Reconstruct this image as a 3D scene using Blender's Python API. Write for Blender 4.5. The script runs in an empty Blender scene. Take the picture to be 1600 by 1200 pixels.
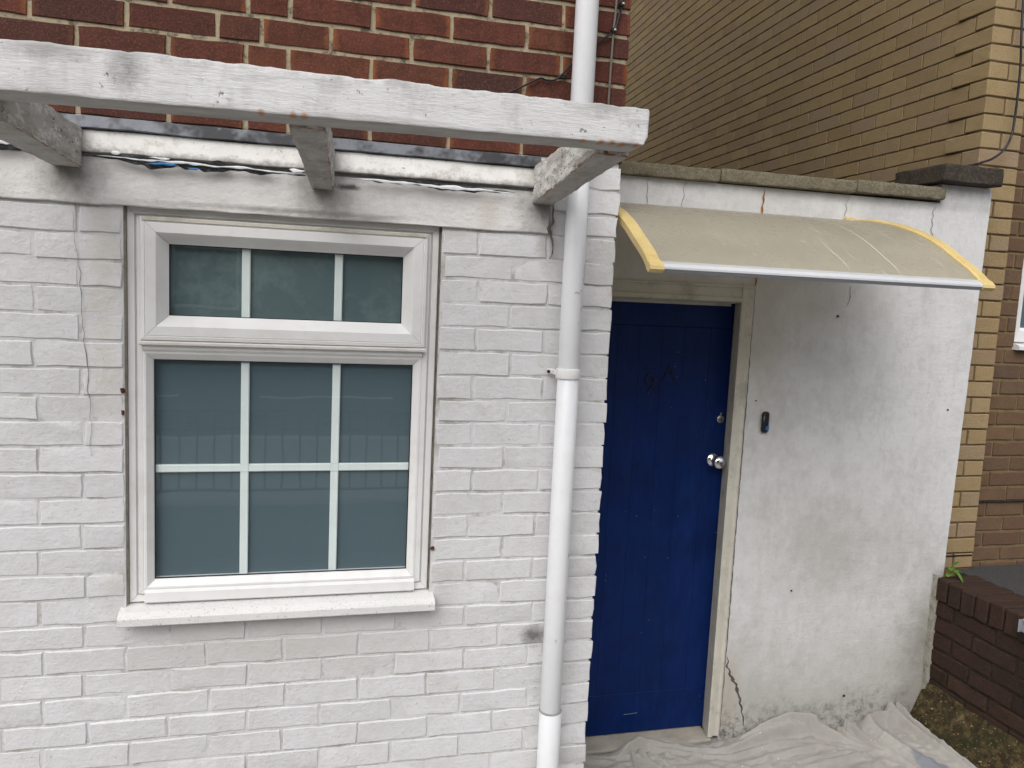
import bpy, bmesh, math, random
from mathutils import Vector, Matrix, noise
random.seed(7)
S = bpy.context.scene
COL = S.collection
G = 2.08                     # height of the brick datum above the yard

# ------------------------------------------------------------------ camera, sky, sun, exposure
def cam_rot(yaw, pitch, roll):
    Rz = Matrix.Rotation(yaw, 3, 'Z'); Rx = Matrix.Rotation(pitch, 3, 'X'); Ry = Matrix.Rotation(roll, 3, 'Y')
    return Rz @ Rx @ Ry
R = cam_rot(-0.254592, -0.114269, -0.047138)
CAMPOS = Vector((0.60665, -2.46258, -0.18162 + G))
cd = bpy.data.cameras.new('camera'); cam = bpy.data.objects.new('camera', cd); COL.objects.link(cam)
right, fwd, up = R.col[0], R.col[1], R.col[2]
m3 = Matrix((right, up, -fwd)).transposed()
cam.matrix_world = Matrix.Translation(CAMPOS) @ m3.to_4x4()
cd.sensor_width = 36; cd.sensor_fit = 'HORIZONTAL'; cd.lens = 36 * 1255.23 / 1600
cd.clip_start = 0.05; cd.clip_end = 1000
S.camera = cam

SUN_EL, SUN_AZ = math.radians(46), math.radians(212)     # azimuth clockwise from +y: behind the photographer
w = bpy.data.worlds.new('World'); S.world = w; w.use_nodes = True
nt = w.node_tree; nt.nodes.clear()
out = nt.nodes.new('ShaderNodeOutputWorld'); bg = nt.nodes.new('ShaderNodeBackground')
sky = nt.nodes.new('ShaderNodeTexSky'); sky.sky_type = 'NISHITA'; sky.sun_disc = False
sky.sun_elevation = SUN_EL; sky.sun_rotation = SUN_AZ
sky.air_density = 1.0; sky.dust_density = 4.0; sky.ozone_density = 1.0
hs = nt.nodes.new('ShaderNodeHueSaturation'); hs.inputs['Saturation'].default_value = 0.26   # cloud veil: almost no blue
nt.links.new(sky.outputs[0], hs.inputs['Color']); nt.links.new(hs.outputs[0], bg.inputs[0])
bg.inputs[1].default_value = 0.15; nt.links.new(bg.outputs[0], out.inputs[0])
sd = bpy.data.lights.new('sun', 'SUN'); so = bpy.data.objects.new('sun', sd); COL.objects.link(so)
sd.energy = 1.25; sd.angle = math.radians(75); sd.color = (1.0, 0.985, 0.965)
sdir = Vector((math.sin(SUN_AZ) * math.cos(SUN_EL), math.cos(SUN_AZ) * math.cos(SUN_EL), math.sin(SUN_EL)))
so.rotation_euler = sdir.to_track_quat('Z', 'Y').to_euler(); so.location = (0, -6, 12)
S.view_settings.view_transform = 'Standard'; S.view_settings.look = 'None'
S.view_settings.gamma = 1; S.view_settings.use_curve_mapping = False
S.view_settings.exposure = 0.22
S.render.engine = 'CYCLES'; S.cycles.max_bounces = 8

# ------------------------------------------------------------------ object helpers
WL = {}
def link(o, parent=None, loc=(0, 0, 0)):
    COL.objects.link(o); loc = Vector(loc)
    if parent is not None:
        o.parent = parent; o.location = loc - WL[parent]
    else: o.location = loc
    WL[o] = loc
    return o
def tag(o, label=None, cat=None, group=None, kind=None):
    if label: o['label'] = label
    if cat: o['category'] = cat
    if group: o['group'] = group
    if kind: o['kind'] = kind
    return o
def empty(name, loc, label, cat, group=None):
    o = bpy.data.objects.new(name, None); o.empty_display_size = 0.1
    return tag(link(o, None, loc), label, cat, group)
def mesh(name, verts, faces, mat, tones=None, smooth=False):
    me = bpy.data.meshes.new(name); me.from_pydata(verts, [], faces)
    if mat: me.materials.append(mat)
    if tones is not None:
        a = me.attributes.new('tone', 'FLOAT', 'FACE')
        a.data.foreach_set('value', tones)
    if smooth: me.polygons.foreach_set('use_smooth', [True] * len(me.polygons))
    me.update()
    return me
def obj(name, me, parent=None, loc=(0, 0, 0)):
    return link(bpy.data.objects.new(name, me), parent, loc)
class MB:                                   # collects shapes given in world coordinates
    def __init__(s): s.v = []; s.f = []
    def add(s, vs, fs):
        b = len(s.v); s.v += [tuple(v) for v in vs]; s.f += [tuple(i + b for i in f) for f in fs]; return s
    def box(s, x0, x1, y0, y1, z0, z1):
        v = [(x, y, z) for x in (x0, x1) for y in (y0, y1) for z in (z0, z1)]
        return s.add(v, [(0, 1, 3, 2), (4, 6, 7, 5), (0, 4, 5, 1), (2, 3, 7, 6), (0, 2, 6, 4), (1, 5, 7, 3)])
    def cbox(s, x0, x1, y0, y1, z0, z1, c=0.003):
        bm = bmesh.new(); bmesh.ops.create_cube(bm, size=1)
        for q in bm.verts: q.co = Vector(((x0 + x1) / 2 + q.co.x * (x1 - x0), (y0 + y1) / 2 + q.co.y * (y1 - y0), (z0 + z1) / 2 + q.co.z * (z1 - z0)))
        bmesh.ops.bevel(bm, geom=bm.edges[:], offset=c, segments=1, affect='EDGES')
        bm.verts.ensure_lookup_table(); bm.verts.index_update()
        s.add([q.co.copy() for q in bm.verts], [[q.index for q in f.verts] for f in bm.faces]); bm.free(); return s
    def prism(s, pts, axis, a, b):          # pts: 2D outline; axis 'x','y','z'
        n = len(pts)
        def P(p, t): return {'x': (t, p[0], p[1]), 'y': (p[0], t, p[1]), 'z': (p[0], p[1], t)}[axis]
        return s.add([P(p, a) for p in pts] + [P(p, b) for p in pts],
                     [tuple(range(n))[::-1], tuple(range(n, 2 * n))] + [(i, (i + 1) % n, n + (i + 1) % n, n + i) for i in range(n)])
    def tube(s, pts, r, n=8, cap=True):
        pts = [Vector(p) for p in pts]; rings = []
        ref = Vector((0.3, 0.2, 1)).normalized()
        for i, p in enumerate(pts):
            d = (pts[min(i + 1, len(pts) - 1)] - pts[max(i - 1, 0)]).normalized()
            a = d.cross(ref)
            if a.length < 0.05: a = d.cross(Vector((1, 0, 0)))
            a.normalize(); b = d.cross(a)
            rr = r[i] if isinstance(r, (list, tuple)) else r
            rings.append([p + (a * math.cos(2 * math.pi * k / n) + b * math.sin(2 * math.pi * k / n)) * rr for k in range(n)])
        vs = [v for rg in rings for v in rg]
        fs = [(i * n + k, i * n + (k + 1) % n, (i + 1) * n + (k + 1) % n, (i + 1) * n + k) for i in range(len(pts) - 1) for k in range(n)]
        if cap: fs += [tuple(range(n))[::-1], tuple((len(pts) - 1) * n + k for k in range(n))]
        return s.add(vs, fs)
    def lathe(s, c, axis, prof, n=24):      # prof: (radius, t along axis)
        axis = Vector(axis).normalized(); a = axis.orthogonal().normalized(); b = axis.cross(a); c = Vector(c)
        vs = [c + axis * t + (a * math.cos(2 * math.pi * k / n) + b * math.sin(2 * math.pi * k / n)) * r for r, t in prof for k in range(n)]
        fs = [(i * n + k, i * n + (k + 1) % n, (i + 1) * n + (k + 1) % n, (i + 1) * n + k) for i in range(len(prof) - 1) for k in range(n)]
        fs += [tuple(range(n))[::-1], tuple((len(prof) - 1) * n + k for k in range(n))]
        return s.add(vs, fs)
    def build(s, name, mat, parent=None, loc=(0, 0, 0), smooth=False, fix=True):
        loc = Vector(loc)
        me = mesh(name, [Vector(v) - loc for v in s.v], s.f, mat, smooth=smooth)
        if fix:
            bm = bmesh.new(); bm.from_mesh(me); bmesh.ops.recalc_face_normals(bm, faces=bm.faces[:]); bm.to_mesh(me); bm.free()
        if smooth: auto_smooth(me)
        return obj(name, me, parent, loc)
def auto_smooth(me, ang=0.7):
    me.polygons.foreach_set('use_smooth', [True] * len(me.polygons))
    try: me.set_sharp_from_angle(angle=ang)
    except Exception: pass
def nz(p, f, seed=0): return noise.noise(Vector((p[0] * f + seed * 7.3, p[1] * f + seed * 3.1, p[2] * f - seed * 5.7)))
def lerp(a, b, t): return a + (b - a) * t

def hexa(corners, seg, r=0.006, amp=0.0, freq=20, seed=0, edge_amp=0.0, edge_freq=25):
    """rounded, uneven block: 8 corners indexed [ix][iy][iz]; noise on faces and more on the edges"""
    c = [[[Vector(corners[i][j][k]) for k in (0, 1)] for j in (0, 1)] for i in (0, 1)]
    L = [(c[1][0][0] - c[0][0][0]).length, (c[0][1][0] - c[0][0][0]).length, (c[0][0][1] - c[0][0][0]).length]
    def ax(n, Ln):
        rr = min(r / Ln, .3)
        return [0, rr * .45] + [rr + (1 - 2 * rr) * i / n for i in range(n + 1)] + [1 - rr * .45, 1]
    A = [ax(seg[i], L[i]) for i in range(3)]
    idx = {}; vs = []; fs = []
    def vert(i, j, k):
        key = (i, j, k)
        if key in idx: return idx[key]
        p = [A[0][i] * L[0], A[1][j] * L[1], A[2][k] * L[2]]
        q = [min(max(p[a], min(r, L[a] / 2)), max(L[a] - r, L[a] / 2)) for a in range(3)]
        d = Vector([p[a] - q[a] for a in range(3)]); on = sum(1 for a in range(3) if abs(d[a]) > 1e-7)
        if d.length > 1e-9: 
            d = d.normalized() * r; p = [q[a] + d[a] for a in range(3)]
        t = [p[a] / L[a] for a in range(3)]
        P = Vector()
        for a in (0, 1):
            for b in (0, 1):
                for e in (0, 1):
                    P += c[a][b][e] * ((t[0] if a else 1 - t[0]) * (t[1] if b else 1 - t[1]) * (t[2] if e else 1 - t[2]))
        if amp or edge_amp:
            n = Vector((nz(P, freq, seed), nz(P, freq, seed + 1), nz(P, freq, seed + 2))) * amp
            if on >= 2: n += Vector((nz(P, edge_freq, seed + 3), nz(P, edge_freq, seed + 4), nz(P, edge_freq, seed + 5))) * edge_amp
            P += n
        idx[key] = len(vs); vs.append(P); return idx[key]
    n = [len(a) - 1 for a in A]
    for i in range(n[0]):
        for j in range(n[1]):
            for k, fl in ((0, 1), (n[2], 0)):
                f = (vert(i, j, k), vert(i + 1, j, k), vert(i + 1, j + 1, k), vert(i, j + 1, k)); fs.append(f[::-1] if fl else f)
    for i in range(n[0]):
        for k in range(n[2]):
            for j, fl in ((0, 0), (n[1], 1)):
                f = (vert(i, j, k), vert(i + 1, j, k), vert(i + 1, j, k + 1), vert(i, j, k + 1)); fs.append(f[::-1] if fl else f)
    for j in range(n[1]):
        for k in range(n[2]):
            for i, fl in ((0, 1), (n[0], 0)):
                f = (vert(i, j, k), vert(i, j + 1, k), vert(i, j + 1, k + 1), vert(i, j, k + 1)); fs.append(f[::-1] if fl else f)
    return vs, fs
def block(name, mat, parent, x0, x1, y0, y1, z0, z1, seg=(6, 2, 3), r=0.005, amp=0.0015, freq=18, seed=0, edge_amp=0.003, edge_freq=30):
    c = [[[(x, y, z) for z in (z0, z1)] for y in (y0, y1)] for x in (x0, x1)]
    vs, fs = hexa(c, seg, r, amp, freq, seed, edge_amp, edge_freq)
    o = Vector(((x0 + x1) / 2, (y0 + y1) / 2, z0))
    me = mesh(name, [v - o for v in vs], fs, mat, smooth=True)
    return obj(name, me, parent, o)

# ------------------------------------------------------------------ material helpers
class Mat:
    def __init__(s, name):
        s.m = bpy.data.materials.new(name); s.m.use_nodes = True; s.t = s.m.node_tree
        s.b = s.t.nodes['Principled BSDF']; s.o = s.t.nodes['Material Output']
        g = s.t.nodes.new('ShaderNodeNewGeometry'); s.pos = g.outputs['Position']; s.nrm = g.outputs['Normal']
    def put(s, sock, v):
        if isinstance(v, bpy.types.NodeSocket): s.t.links.new(v, sock)
        elif isinstance(v, (tuple, list)) and len(v) == 3 and sock.type == 'RGBA': sock.default_value = (*v, 1)
        else: sock.default_value = v
    def noise(s, scale, detail=4, rough=.6, vec=None, dist=0.0):
        detail = min(detail, 4)
        if vec is None:
            key = (scale, detail, rough)
            s.cache = getattr(s, 'cache', {})
            if key in s.cache: return s.cache[key]
        n = s.t.nodes.new('ShaderNodeTexNoise'); s.put(n.inputs['Vector'], vec or s.pos)
        n.inputs['Scale'].default_value = scale; n.inputs['Detail'].default_value = detail
        n.inputs['Roughness'].default_value = rough; n.inputs['Distortion'].default_value = dist
        if vec is None: s.cache[key] = n.outputs['Fac']
        return n.outputs['Fac']
    def voro(s, scale, vec=None, feature='F1', out='Distance'):
        n = s.t.nodes.new('ShaderNodeTexVoronoi'); n.feature = feature; s.put(n.inputs['Vector'], vec or s.pos)
        n.inputs['Scale'].default_value = scale; return n.outputs[out]
    def stretch(s, k, vec=None):
        n = s.t.nodes.new('ShaderNodeVectorMath'); n.operation = 'MULTIPLY'; s.put(n.inputs[0], vec or s.pos); n.inputs[1].default_value = k
        return n.outputs[0]
    def math(s, op, a, b=0.0, c=None, clamp=False):
        n = s.t.nodes.new('ShaderNodeMath'); n.operation = op; n.use_clamp = clamp; s.put(n.inputs[0], a); s.put(n.inputs[1], b)
        if c is not None: s.put(n.inputs[2], c)
        return n.outputs[0]
    def rng(s, v, a, b, c=0.0, d=1.0):
        n = s.t.nodes.new('ShaderNodeMapRange'); n.clamp = True; s.put(n.inputs[0], v)
        for i, x in enumerate((a, b, c, d)): s.put(n.inputs[i + 1], x)
        return n.outputs[0]
    def ramp(s, fac, stops, interp='LINEAR'):
        n = s.t.nodes.new('ShaderNodeValToRGB'); n.color_ramp.interpolation = interp; s.put(n.inputs[0], fac); e = n.color_ramp.elements
        while len(e) < len(stops): e.new(0.5)
        for q, (p, c) in zip(e, stops): q.position = p; q.color = (*c, 1)
        return n.outputs[0]
    def mix(s, fac, a, b, blend='MIX'):
        n = s.t.nodes.new('ShaderNodeMix'); n.data_type = 'RGBA'; n.blend_type = blend
        s.put(n.inputs[0], fac); s.put(n.inputs[6], a); s.put(n.inputs[7], b); return n.outputs[2]
    def xyz(s, vec=None):
        n = s.t.nodes.new('ShaderNodeSeparateXYZ'); s.put(n.inputs[0], vec or s.pos); return n.outputs
    def bump(s, h, strength=.5, dist=.003, prev=None):
        n = s.t.nodes.new('ShaderNodeBump'); n.inputs['Strength'].default_value = strength; n.inputs['Distance'].default_value = dist
        s.put(n.inputs['Height'], h)
        if prev is not None: s.put(n.inputs['Normal'], prev)
        return n.outputs[0]
    def spot(s, c, r, soft=0.5, nscale=30, namp=0.6):     # soft blotch with a ragged rim at a place on the surface
        n = s.t.nodes.new('ShaderNodeVectorMath'); n.operation = 'SUBTRACT'; s.put(n.inputs[0], s.pos); n.inputs[1].default_value = c
        k = s.t.nodes.new('ShaderNodeVectorMath'); k.operation = 'MULTIPLY'; s.put(k.inputs[0], n.outputs[0]); k.inputs[1].default_value = tuple(1 / x for x in r)
        l = s.t.nodes.new('ShaderNodeVectorMath'); l.operation = 'LENGTH'; s.put(l.inputs[0], k.outputs[0])
        d = s.math('ADD', l.outputs['Value'], s.math('MULTIPLY', s.math('SUBTRACT', s.noise(12 if nscale < 20 else 34, 4, .75), .5), namp * 2))
        return s.rng(d, 1.0, 1.0 - soft, 0, 1)
    def rand(s):
        oi = s.t.nodes.new('ShaderNodeObjectInfo'); at = s.t.nodes.new('ShaderNodeAttribute'); at.attribute_name = 'tone'
        return s.math('FRACT', s.math('ADD', oi.outputs['Random'], at.outputs['Fac']))
    def done(s, color, rough=.8, normal=None, spec=.3, metal=0.0, **kw):
        s.put(s.b.inputs['Base Color'], color); s.put(s.b.inputs['Roughness'], rough); s.put(s.b.inputs['Specular IOR Level'], spec)
        s.put(s.b.inputs['Metallic'], metal)
        if normal is not None: s.put(s.b.inputs['Normal'], normal)
        for k, v in kw.items(): s.put(s.b.inputs[k.replace('_', ' ')], v)
        return s.m

def m_white_brick():
    m = Mat('white_painted_brick')
    big = m.noise(2.2, 6, .65); mid = m.noise(14, 5, .7); fine = m.noise(160, 3, .6)
    c = m.mix(m.rng(big, .35, .7), (.655, .655, .67), (.60, .597, .60))
    c = m.mix(m.math('MULTIPLY', m.rng(mid, .48, .72), .45), c, (.53, .515, .495))
    c = m.mix(m.math('MULTIPLY', m.rng(m.noise(5.5, 4, .8), .50, .68), .40), c, (.50, .485, .46))
    c = m.mix(m.math('MULTIPLY', m.rng(m.noise(34, 4, .75), .60, .70), .45), c, (.42, .39, .34))
    c = m.mix(m.math('MULTIPLY', m.rand(), .18), c, (.60, .60, .62))
    c = m.mix(m.rng(m.noise(55, 6, .8), .66, .71), c, (.30, .28, .26))                      # tiny dark pits
    x, y, z = m.xyz()
    # grime: below the brackets, the mouse-grey patch beside the pipe, weathered bands by the window
    def st(c0, p, r, col, k=1.0, soft=.7, ns=26, na=.5):
        return m.mix(m.math('MULTIPLY', m.spot((p[0], p[1], p[2] + G), r, soft, ns, na), k), c0, col)
    c = st(c, (1.362, 0, -1.32), (.055, .1, .05), (.09, .085, .08), .85, .8, 45, .6)
    c = st(c, (1.345, 0, 0.0), (.05, .1, .14), (.22, .20, .17), .6, .9)
    c = st(c, (.55, 0, -1.30), (.75, .1, .16), (.50, .47, .44), .6, .9, 12, .5)
    c = st(c, (.06, 0, -.25), (.05, .1, .6), (.56, .53, .45), .45, .9, 9, .6)
    c = st(c, (1.06, 0, -1.12), (.10, .1, .10), (.45, .43, .40), .4, .9)
    c = st(c, (.09, 0, -1.1), (.07, .1, .10), (.42, .39, .35), .45, .9)
    c = st(c, (1.04, 0, .0), (.08, .1, .05), (.42, .39, .36), .5, .9)
    pim = m.voro(85, feature='SMOOTH_F1'); pimm = m.math('MULTIPLY', m.rng(pim, .0, .28, 1, 0), m.rng(m.noise(9, 3), .46, .6))
    pimm = m.math('MULTIPLY', pimm, m.rng(z, -1.15 + G, -1.25 + G))
    h = m.math('ADD', m.math('MULTIPLY', m.noise(45, 5, .65), .9), m.math('MULTIPLY', fine, .35))
    h = m.math('ADD', h, m.math('MULTIPLY', pimm, .6))
    h = m.math('ADD', h, m.math('MULTIPLY', m.noise(16, 4, .7), 1.6))
    h = m.math('ADD', h, m.math('MULTIPLY', m.noise(70, 2, .5, m.stretch((.35, 1, 1.6))), .35))
    return m.done(c, m.rng(mid, .3, .7, .48, .66), m.bump(h, .55, .004), .35)
def m_render():
    m = Mat('white_render')
    big = m.noise(1.6, 6, .65); x, y, z = m.xyz()
    streak = m.noise(9, 5, .7, m.stretch((1, 1, .14)))
    c = m.mix(m.rng(big, .35, .7), (.655, .65, .655), (.585, .58, .575))
    c = m.mix(m.math('MULTIPLY', m.rng(streak, .48, .75), .32), c, (.46, .45, .42))
    c = m.mix(m.math('MULTIPLY', m.rng(m.noise(30, 6, .75), .52, .70), .42), c, (.45, .43, .40))
    c = m.mix(m.math('MULTIPLY', m.rng(m.noise(3.4, 4, .8), .47, .66), .55), c, (.44, .43, .415))
    c = m.mix(m.math('MULTIPLY', m.rng(m.noise(13, 4, .8, m.stretch((1, 1, .5))), .52, .68), .35), c, (.40, .39, .37))
    c = m.mix(m.rng(m.noise(62, 6, .8), .67, .72), c, (.2, .19, .17))
    # splash-back dirt rising from the ground, darker tone at the far corner, patch under the canopy
    low = m.math('ADD', z, m.math('MULTIPLY', m.math('SUBTRACT', m.noise(7, 6, .75), .5), .5))
    c = m.mix(m.math('MULTIPLY', m.rng(low, .62, .02), .62), c, (.36, .345, .30))
    c = m.mix(m.math('MULTIPLY', m.rng(low, .2, .0), m.rng(m.noise(24, 6, .8), .45, .6)), c, (.13, .125, .11))
    def st(c0, p, r, col, k=1.0, soft=.7, ns=26, na=.5):
        return m.mix(m.math('MULTIPLY', m.spot((p[0], p[1], p[2] + G), r, soft, ns, na), k), c0, col)
    c = st(c, (3.45, .5, -1.75), (.24, .2, .6), (.26, .25, .21), .8, .9, 9, .6)
    c = st(c, (2.43, .5, -.35), (.12, .2, .35), (.47, .45, .40), .6, .9, 10, .6)
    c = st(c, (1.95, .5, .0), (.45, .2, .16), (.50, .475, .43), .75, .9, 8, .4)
    c = st(c, (2.75, .5, -.18), (.5, .2, .14), (.50, .48, .45), .5, .9, 9, .6)
    c = st(c, (2.42, .5, -1.85), (.07, .2, .25), (.42, .37, .30), .6, .9, 14, .6)
    c = st(c, (2.85, .5, -1.25), (.40, .2, .35), (.40, .385, .36), .65, .9, 6, .8)
    c = st(c, (2.9, .5, .27), (.75, .2, .03), (.33, .32, .30), .6, .9, 18, .5)
    h = m.math('ADD', m.noise(38, 5, .65), m.math('MULTIPLY', m.noise(150, 3, .6), .5))
    h = m.math('ADD', h, m.math('MULTIPLY', m.noise(26, 4, .6, m.stretch((.4, 1, 1.8))), .7))
    return m.done(c, .72, m.bump(h, .5, .004), .25)
def m_concrete_paint():
    m = Mat('flaking_white_paint_on_timber')
    grain = m.noise(26, 5, .7, m.stretch((.18, .5, 2.2)))
    c = m.mix(m.rng(m.noise(3, 6, .7), .4, .68), (.69, .685, .69), (.60, .595, .59))
    c = m.mix(m.math('MULTIPLY', m.rng(grain, .54, .72), .55), c, (.36, .35, .335))
    c = m.mix(m.rng(m.noise(48, 6, .78), .645, .69), c, (.16, .15, .14))
    c = m.mix(m.math('MULTIPLY', m.rng(m.noise(7, 5, .8, m.stretch((1, 1, .6))), .5, .72), .55), c, (.33, .325, .31))
    zt = m.math('ADD', m.xyz()[2], m.math('MULTIPLY', m.math('SUBTRACT', m.noise(34, 4, .75), .5), .06))
    c = m.mix(m.math('MULTIPLY', m.rng(zt, G + .232, G + .258), .6), c, (.24, .235, .22))
    def st(c0, p, r, col, k=1.0, soft=.7, ns=26, na=.5):
        return m.mix(m.math('MULTIPLY', m.spot((p[0], p[1], p[2] + G), r, soft, ns, na), k), c0, col)
    c = st(c, (.26, -.7, .22), (.045, .2, .07), (.16, .155, .15), .7, .9, 40, .7)
    c = st(c, (.12, -.7, .235), (.10, .2, .03), (.22, .21, .2), .6, .9, 40, .7)
    c = st(c, (1.25, -.7, .245), (.10, .2, .03), (.22, .21, .2), .6, .9, 40, .7)
    c = st(c, (-.02, -.7, .24), (.06, .2, .02), (.2, .19, .18), .7, .9, 40, .7)
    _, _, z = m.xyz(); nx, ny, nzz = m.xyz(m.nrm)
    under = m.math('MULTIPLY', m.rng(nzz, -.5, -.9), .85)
    c = m.mix(under, c, m.mix(m.rng(m.noise(12, 5, .7, m.stretch((.5, 1, 1))), .4, .65), (.40, .385, .365), (.27, .255, .24)))   # grey dirty soffit, its shade also put into the colour
    for px, pz in ((.512, .157), (.575, .157), (.597, .159), (1.205, .160), (1.248, .162), (1.275, .164), (1.30, .163), (1.335, .164), (.02, .157)):
        c = st(c, (px, -.69, pz), (.010, .03, .009), (.45, .17, .035), .9, .8, 90, .5)
    h = m.math('ADD', m.math('MULTIPLY', grain, .7), m.math('MULTIPLY', m.noise(110, 4, .7, m.stretch((.4, 1, 1.6))), 1.1))
    return m.done(c, .75, m.bump(h, .5, .0038), .25)
def m_bracket_paint():
    m = Mat('peeling_paint_on_bracket')
    grain = m.noise(22, 5, .7, m.stretch((2, .35, 2)))
    c = m.mix(m.rng(grain, .4, .66), (.52, .50, .47), (.34, .32, .29))
    c = m.mix(m.rng(m.noise(24, 6, .75, m.stretch((1.2, .5, 1.4))), .52, .56), c, (.66, .65, .63))
    c = m.mix(m.rng(m.noise(40, 6, .8, m.stretch((1.2, .6, 1.4))), .60, .64), c, (.09, .085, .08))
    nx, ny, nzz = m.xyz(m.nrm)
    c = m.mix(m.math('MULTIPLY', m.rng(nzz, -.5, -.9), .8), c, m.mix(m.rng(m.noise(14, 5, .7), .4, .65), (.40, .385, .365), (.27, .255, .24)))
    edge = m.math('MULTIPLY', m.rng(m.math('ABSOLUTE', nzz), .35, .5), m.rng(m.math('ABSOLUTE', nzz), .92, .8))
    c = m.mix(m.math('MULTIPLY', edge, m.rng(m.noise(18, 4, .7), .42, .6)), c, (.30, .13, .045))     # rust line on the lower arris
    h = m.math('ADD', grain, m.math('MULTIPLY', m.noise(40, 6, .75), 1.4))
    return m.done(c, .8, m.bump(h, .8, .006), .2)
def m_lintel():
    m = Mat('lintel_paint')
    c = m.mix(m.rng(m.noise(3, 6, .65), .36, .7), (.68, .67, .66), (.59, .575, .56))
    c = m.mix(m.math('MULTIPLY', m.rng(m.noise(18, 6, .75), .52, .75), .5), c, (.46, .44, .41))
    def st(c0, p, r, col, k=1.0, soft=.7, ns=26, na=.5):
        return m.mix(m.math('MULTIPLY', m.spot((p[0], p[1], p[2] + G), r, soft, ns, na), k), c0, col)
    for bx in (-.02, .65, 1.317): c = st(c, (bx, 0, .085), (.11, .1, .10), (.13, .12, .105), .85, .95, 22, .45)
    c = st(c, (.72, 0, .10), (.05, .1, .012), (.06, .055, .05), .9, .7, 60, .7)
    c = st(c, (.56, 0, .02), (.46, .1, .012), (.2, .19, .17), .7, .9, 30, .5)
    c = st(c, (1.15, 0, .05), (.05, .1, .10), (.40, .34, .24), .35, .9, 15, .6)
    h = m.math('ADD', m.noise(60, 5, .7), m.math('MULTIPLY', m.noise(34, 4, .6, m.stretch((.5, 1, 1.5))), .9))
    return m.done(c, .75, m.bump(h, .6, .005), .25)
def m_fillet():
    m = Mat('cream_mortar_fillet')
    c = m.mix(m.rng(m.noise(5, 6, .65), .4, .7), (.71, .695, .67), (.62, .605, .58))
    c = m.mix(m.rng(m.noise(46, 6, .8), .65, .70), c, (.22, .19, .15))
    c = m.mix(m.math('MULTIPLY', m.rng(m.noise(15, 5, .8), .52, .66), .5), c, (.36, .33, .28))
    zz = m.math('ADD', m.xyz()[2], m.math('MULTIPLY', m.math('SUBTRACT', m.noise(34, 4, .75), .5), .05))
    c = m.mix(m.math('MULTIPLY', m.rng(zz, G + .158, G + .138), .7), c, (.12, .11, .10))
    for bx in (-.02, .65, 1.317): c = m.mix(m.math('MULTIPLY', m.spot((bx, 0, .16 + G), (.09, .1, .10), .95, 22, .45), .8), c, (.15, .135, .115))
    return m.done(c, .8, m.bump(m.noise(45, 5, .7), .6, .004), .2)
def brick_mat(name, stops, mott, speck, rough=.85, bscale=120, bdist=.003, edge=None, fine=None):
    m = Mat(name); r = m.rand()
    c = m.ramp(r, stops)
    c = m.mix(m.math('MULTIPLY', m.rng(m.noise(17, 6, .7), .42, .72), mott[1]), c, mott[0])
    c = m.mix(m.math('MULTIPLY', m.rng(m.noise(bscale * 1.3, 4, .7), .50, .68), speck[1]), c, speck[0])
    if fine: c = m.mix(m.math('MULTIPLY', m.rng(m.noise(bscale * 2.2, 3, .7), .5, .66), fine[1]), c, fine[0])
    if edge:
        tc = m.t.nodes.new('ShaderNodeTexCoord'); gx, gy, gz = m.xyz(tc.outputs['Generated'])
        e = m.math('ABSOLUTE', m.math('SUBTRACT', gx, .5))
        e = m.math('ADD', e, m.math('MULTIPLY', m.math('SUBTRACT', m.noise(40, 5, .7), .5), .16))
        c = m.mix(m.math('MULTIPLY', m.rng(e, .42, .52), m.math('MULTIPLY', m.math('FRACT', m.math('MULTIPLY', r, 7.7)), .8)), c, edge)
    h = m.math('ADD', m.noise(bscale, 5, .7), m.math('MULTIPLY', m.noise(bscale * .3, 4, .6), .8))
    return m.done(c, rough, m.bump(h, .7, bdist), .25)
def simple(name, col, rough=.6, spec=.4, var=.12, vscale=12, bump=0.0, bscale=80, metal=0.0, dirt=None, dscale=8, dk=.5, dr=(.5, .75), **kw):
    m = Mat(name); lo = tuple(q * (1 - var) for q in col)
    c = m.mix(m.rng(m.noise(vscale, 5, .65), .35, .7), col, lo)
    if dirt: c = m.mix(m.math('MULTIPLY', m.rng(m.noise(dscale, 6, .75), *dr), dk), c, dirt)
    n = m.bump(m.noise(bscale, 5, .65), .5, bump) if bump else None
    return m.done(c, rough, n, spec, metal, **kw)

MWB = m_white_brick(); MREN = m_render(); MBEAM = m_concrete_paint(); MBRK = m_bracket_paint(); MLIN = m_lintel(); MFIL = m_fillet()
MRED = brick_mat('red_brick', [(0, (.105, .032, .021)), (.22, (.125, .038, .024)), (.42, (.080, .027, .020)), (.58, (.135, .046, .026)), (.74, (.052, .022, .019)), (.86, (.110, .033, .023)), (1, (.036, .020, .019))],
                 ((.042, .017, .012), .75), ((.20, .075, .042), .6), bscale=130, edge=(.32, .11, .03), fine=((.03, .012, .01), .6))
MREDM = simple('sandy_mortar', (.41, .345, .24), .95, .1, .25, 14, .006, 90, dirt=(.09, .08, .06), dscale=26, dk=.85, dr=(.51, .64))
YST = [(0, (.305, .225, .120)), (.2, (.335, .248, .130)), (.4, (.275, .198, .108)), (.6, (.35, .262, .142)), (.78, (.285, .212, .135)), (.9, (.305, .222, .150)), (1, (.255, .18, .103))]
MYEL = brick_mat('yellow_stock_brick', YST, ((.27, .18, .085), .5), ((.50, .38, .21), .45), bscale=150, bdist=.004, fine=((.14, .09, .04), .45))
MYELM = simple('dark_brown_mortar', (.150, .105, .058), .95, .1, .25, 14, .005, 90)
MBRO = brick_mat('brown_brick', [(0, (.132, .078, .047)), (.25, (.160, .092, .050)), (.5, (.115, .074, .050)), (.75, (.175, .108, .060)), (1, (.125, .068, .046))],
                 ((.090, .058, .038), .55), ((.22, .155, .10), .4), bscale=120, fine=((.07, .04, .02), .4))
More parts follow.
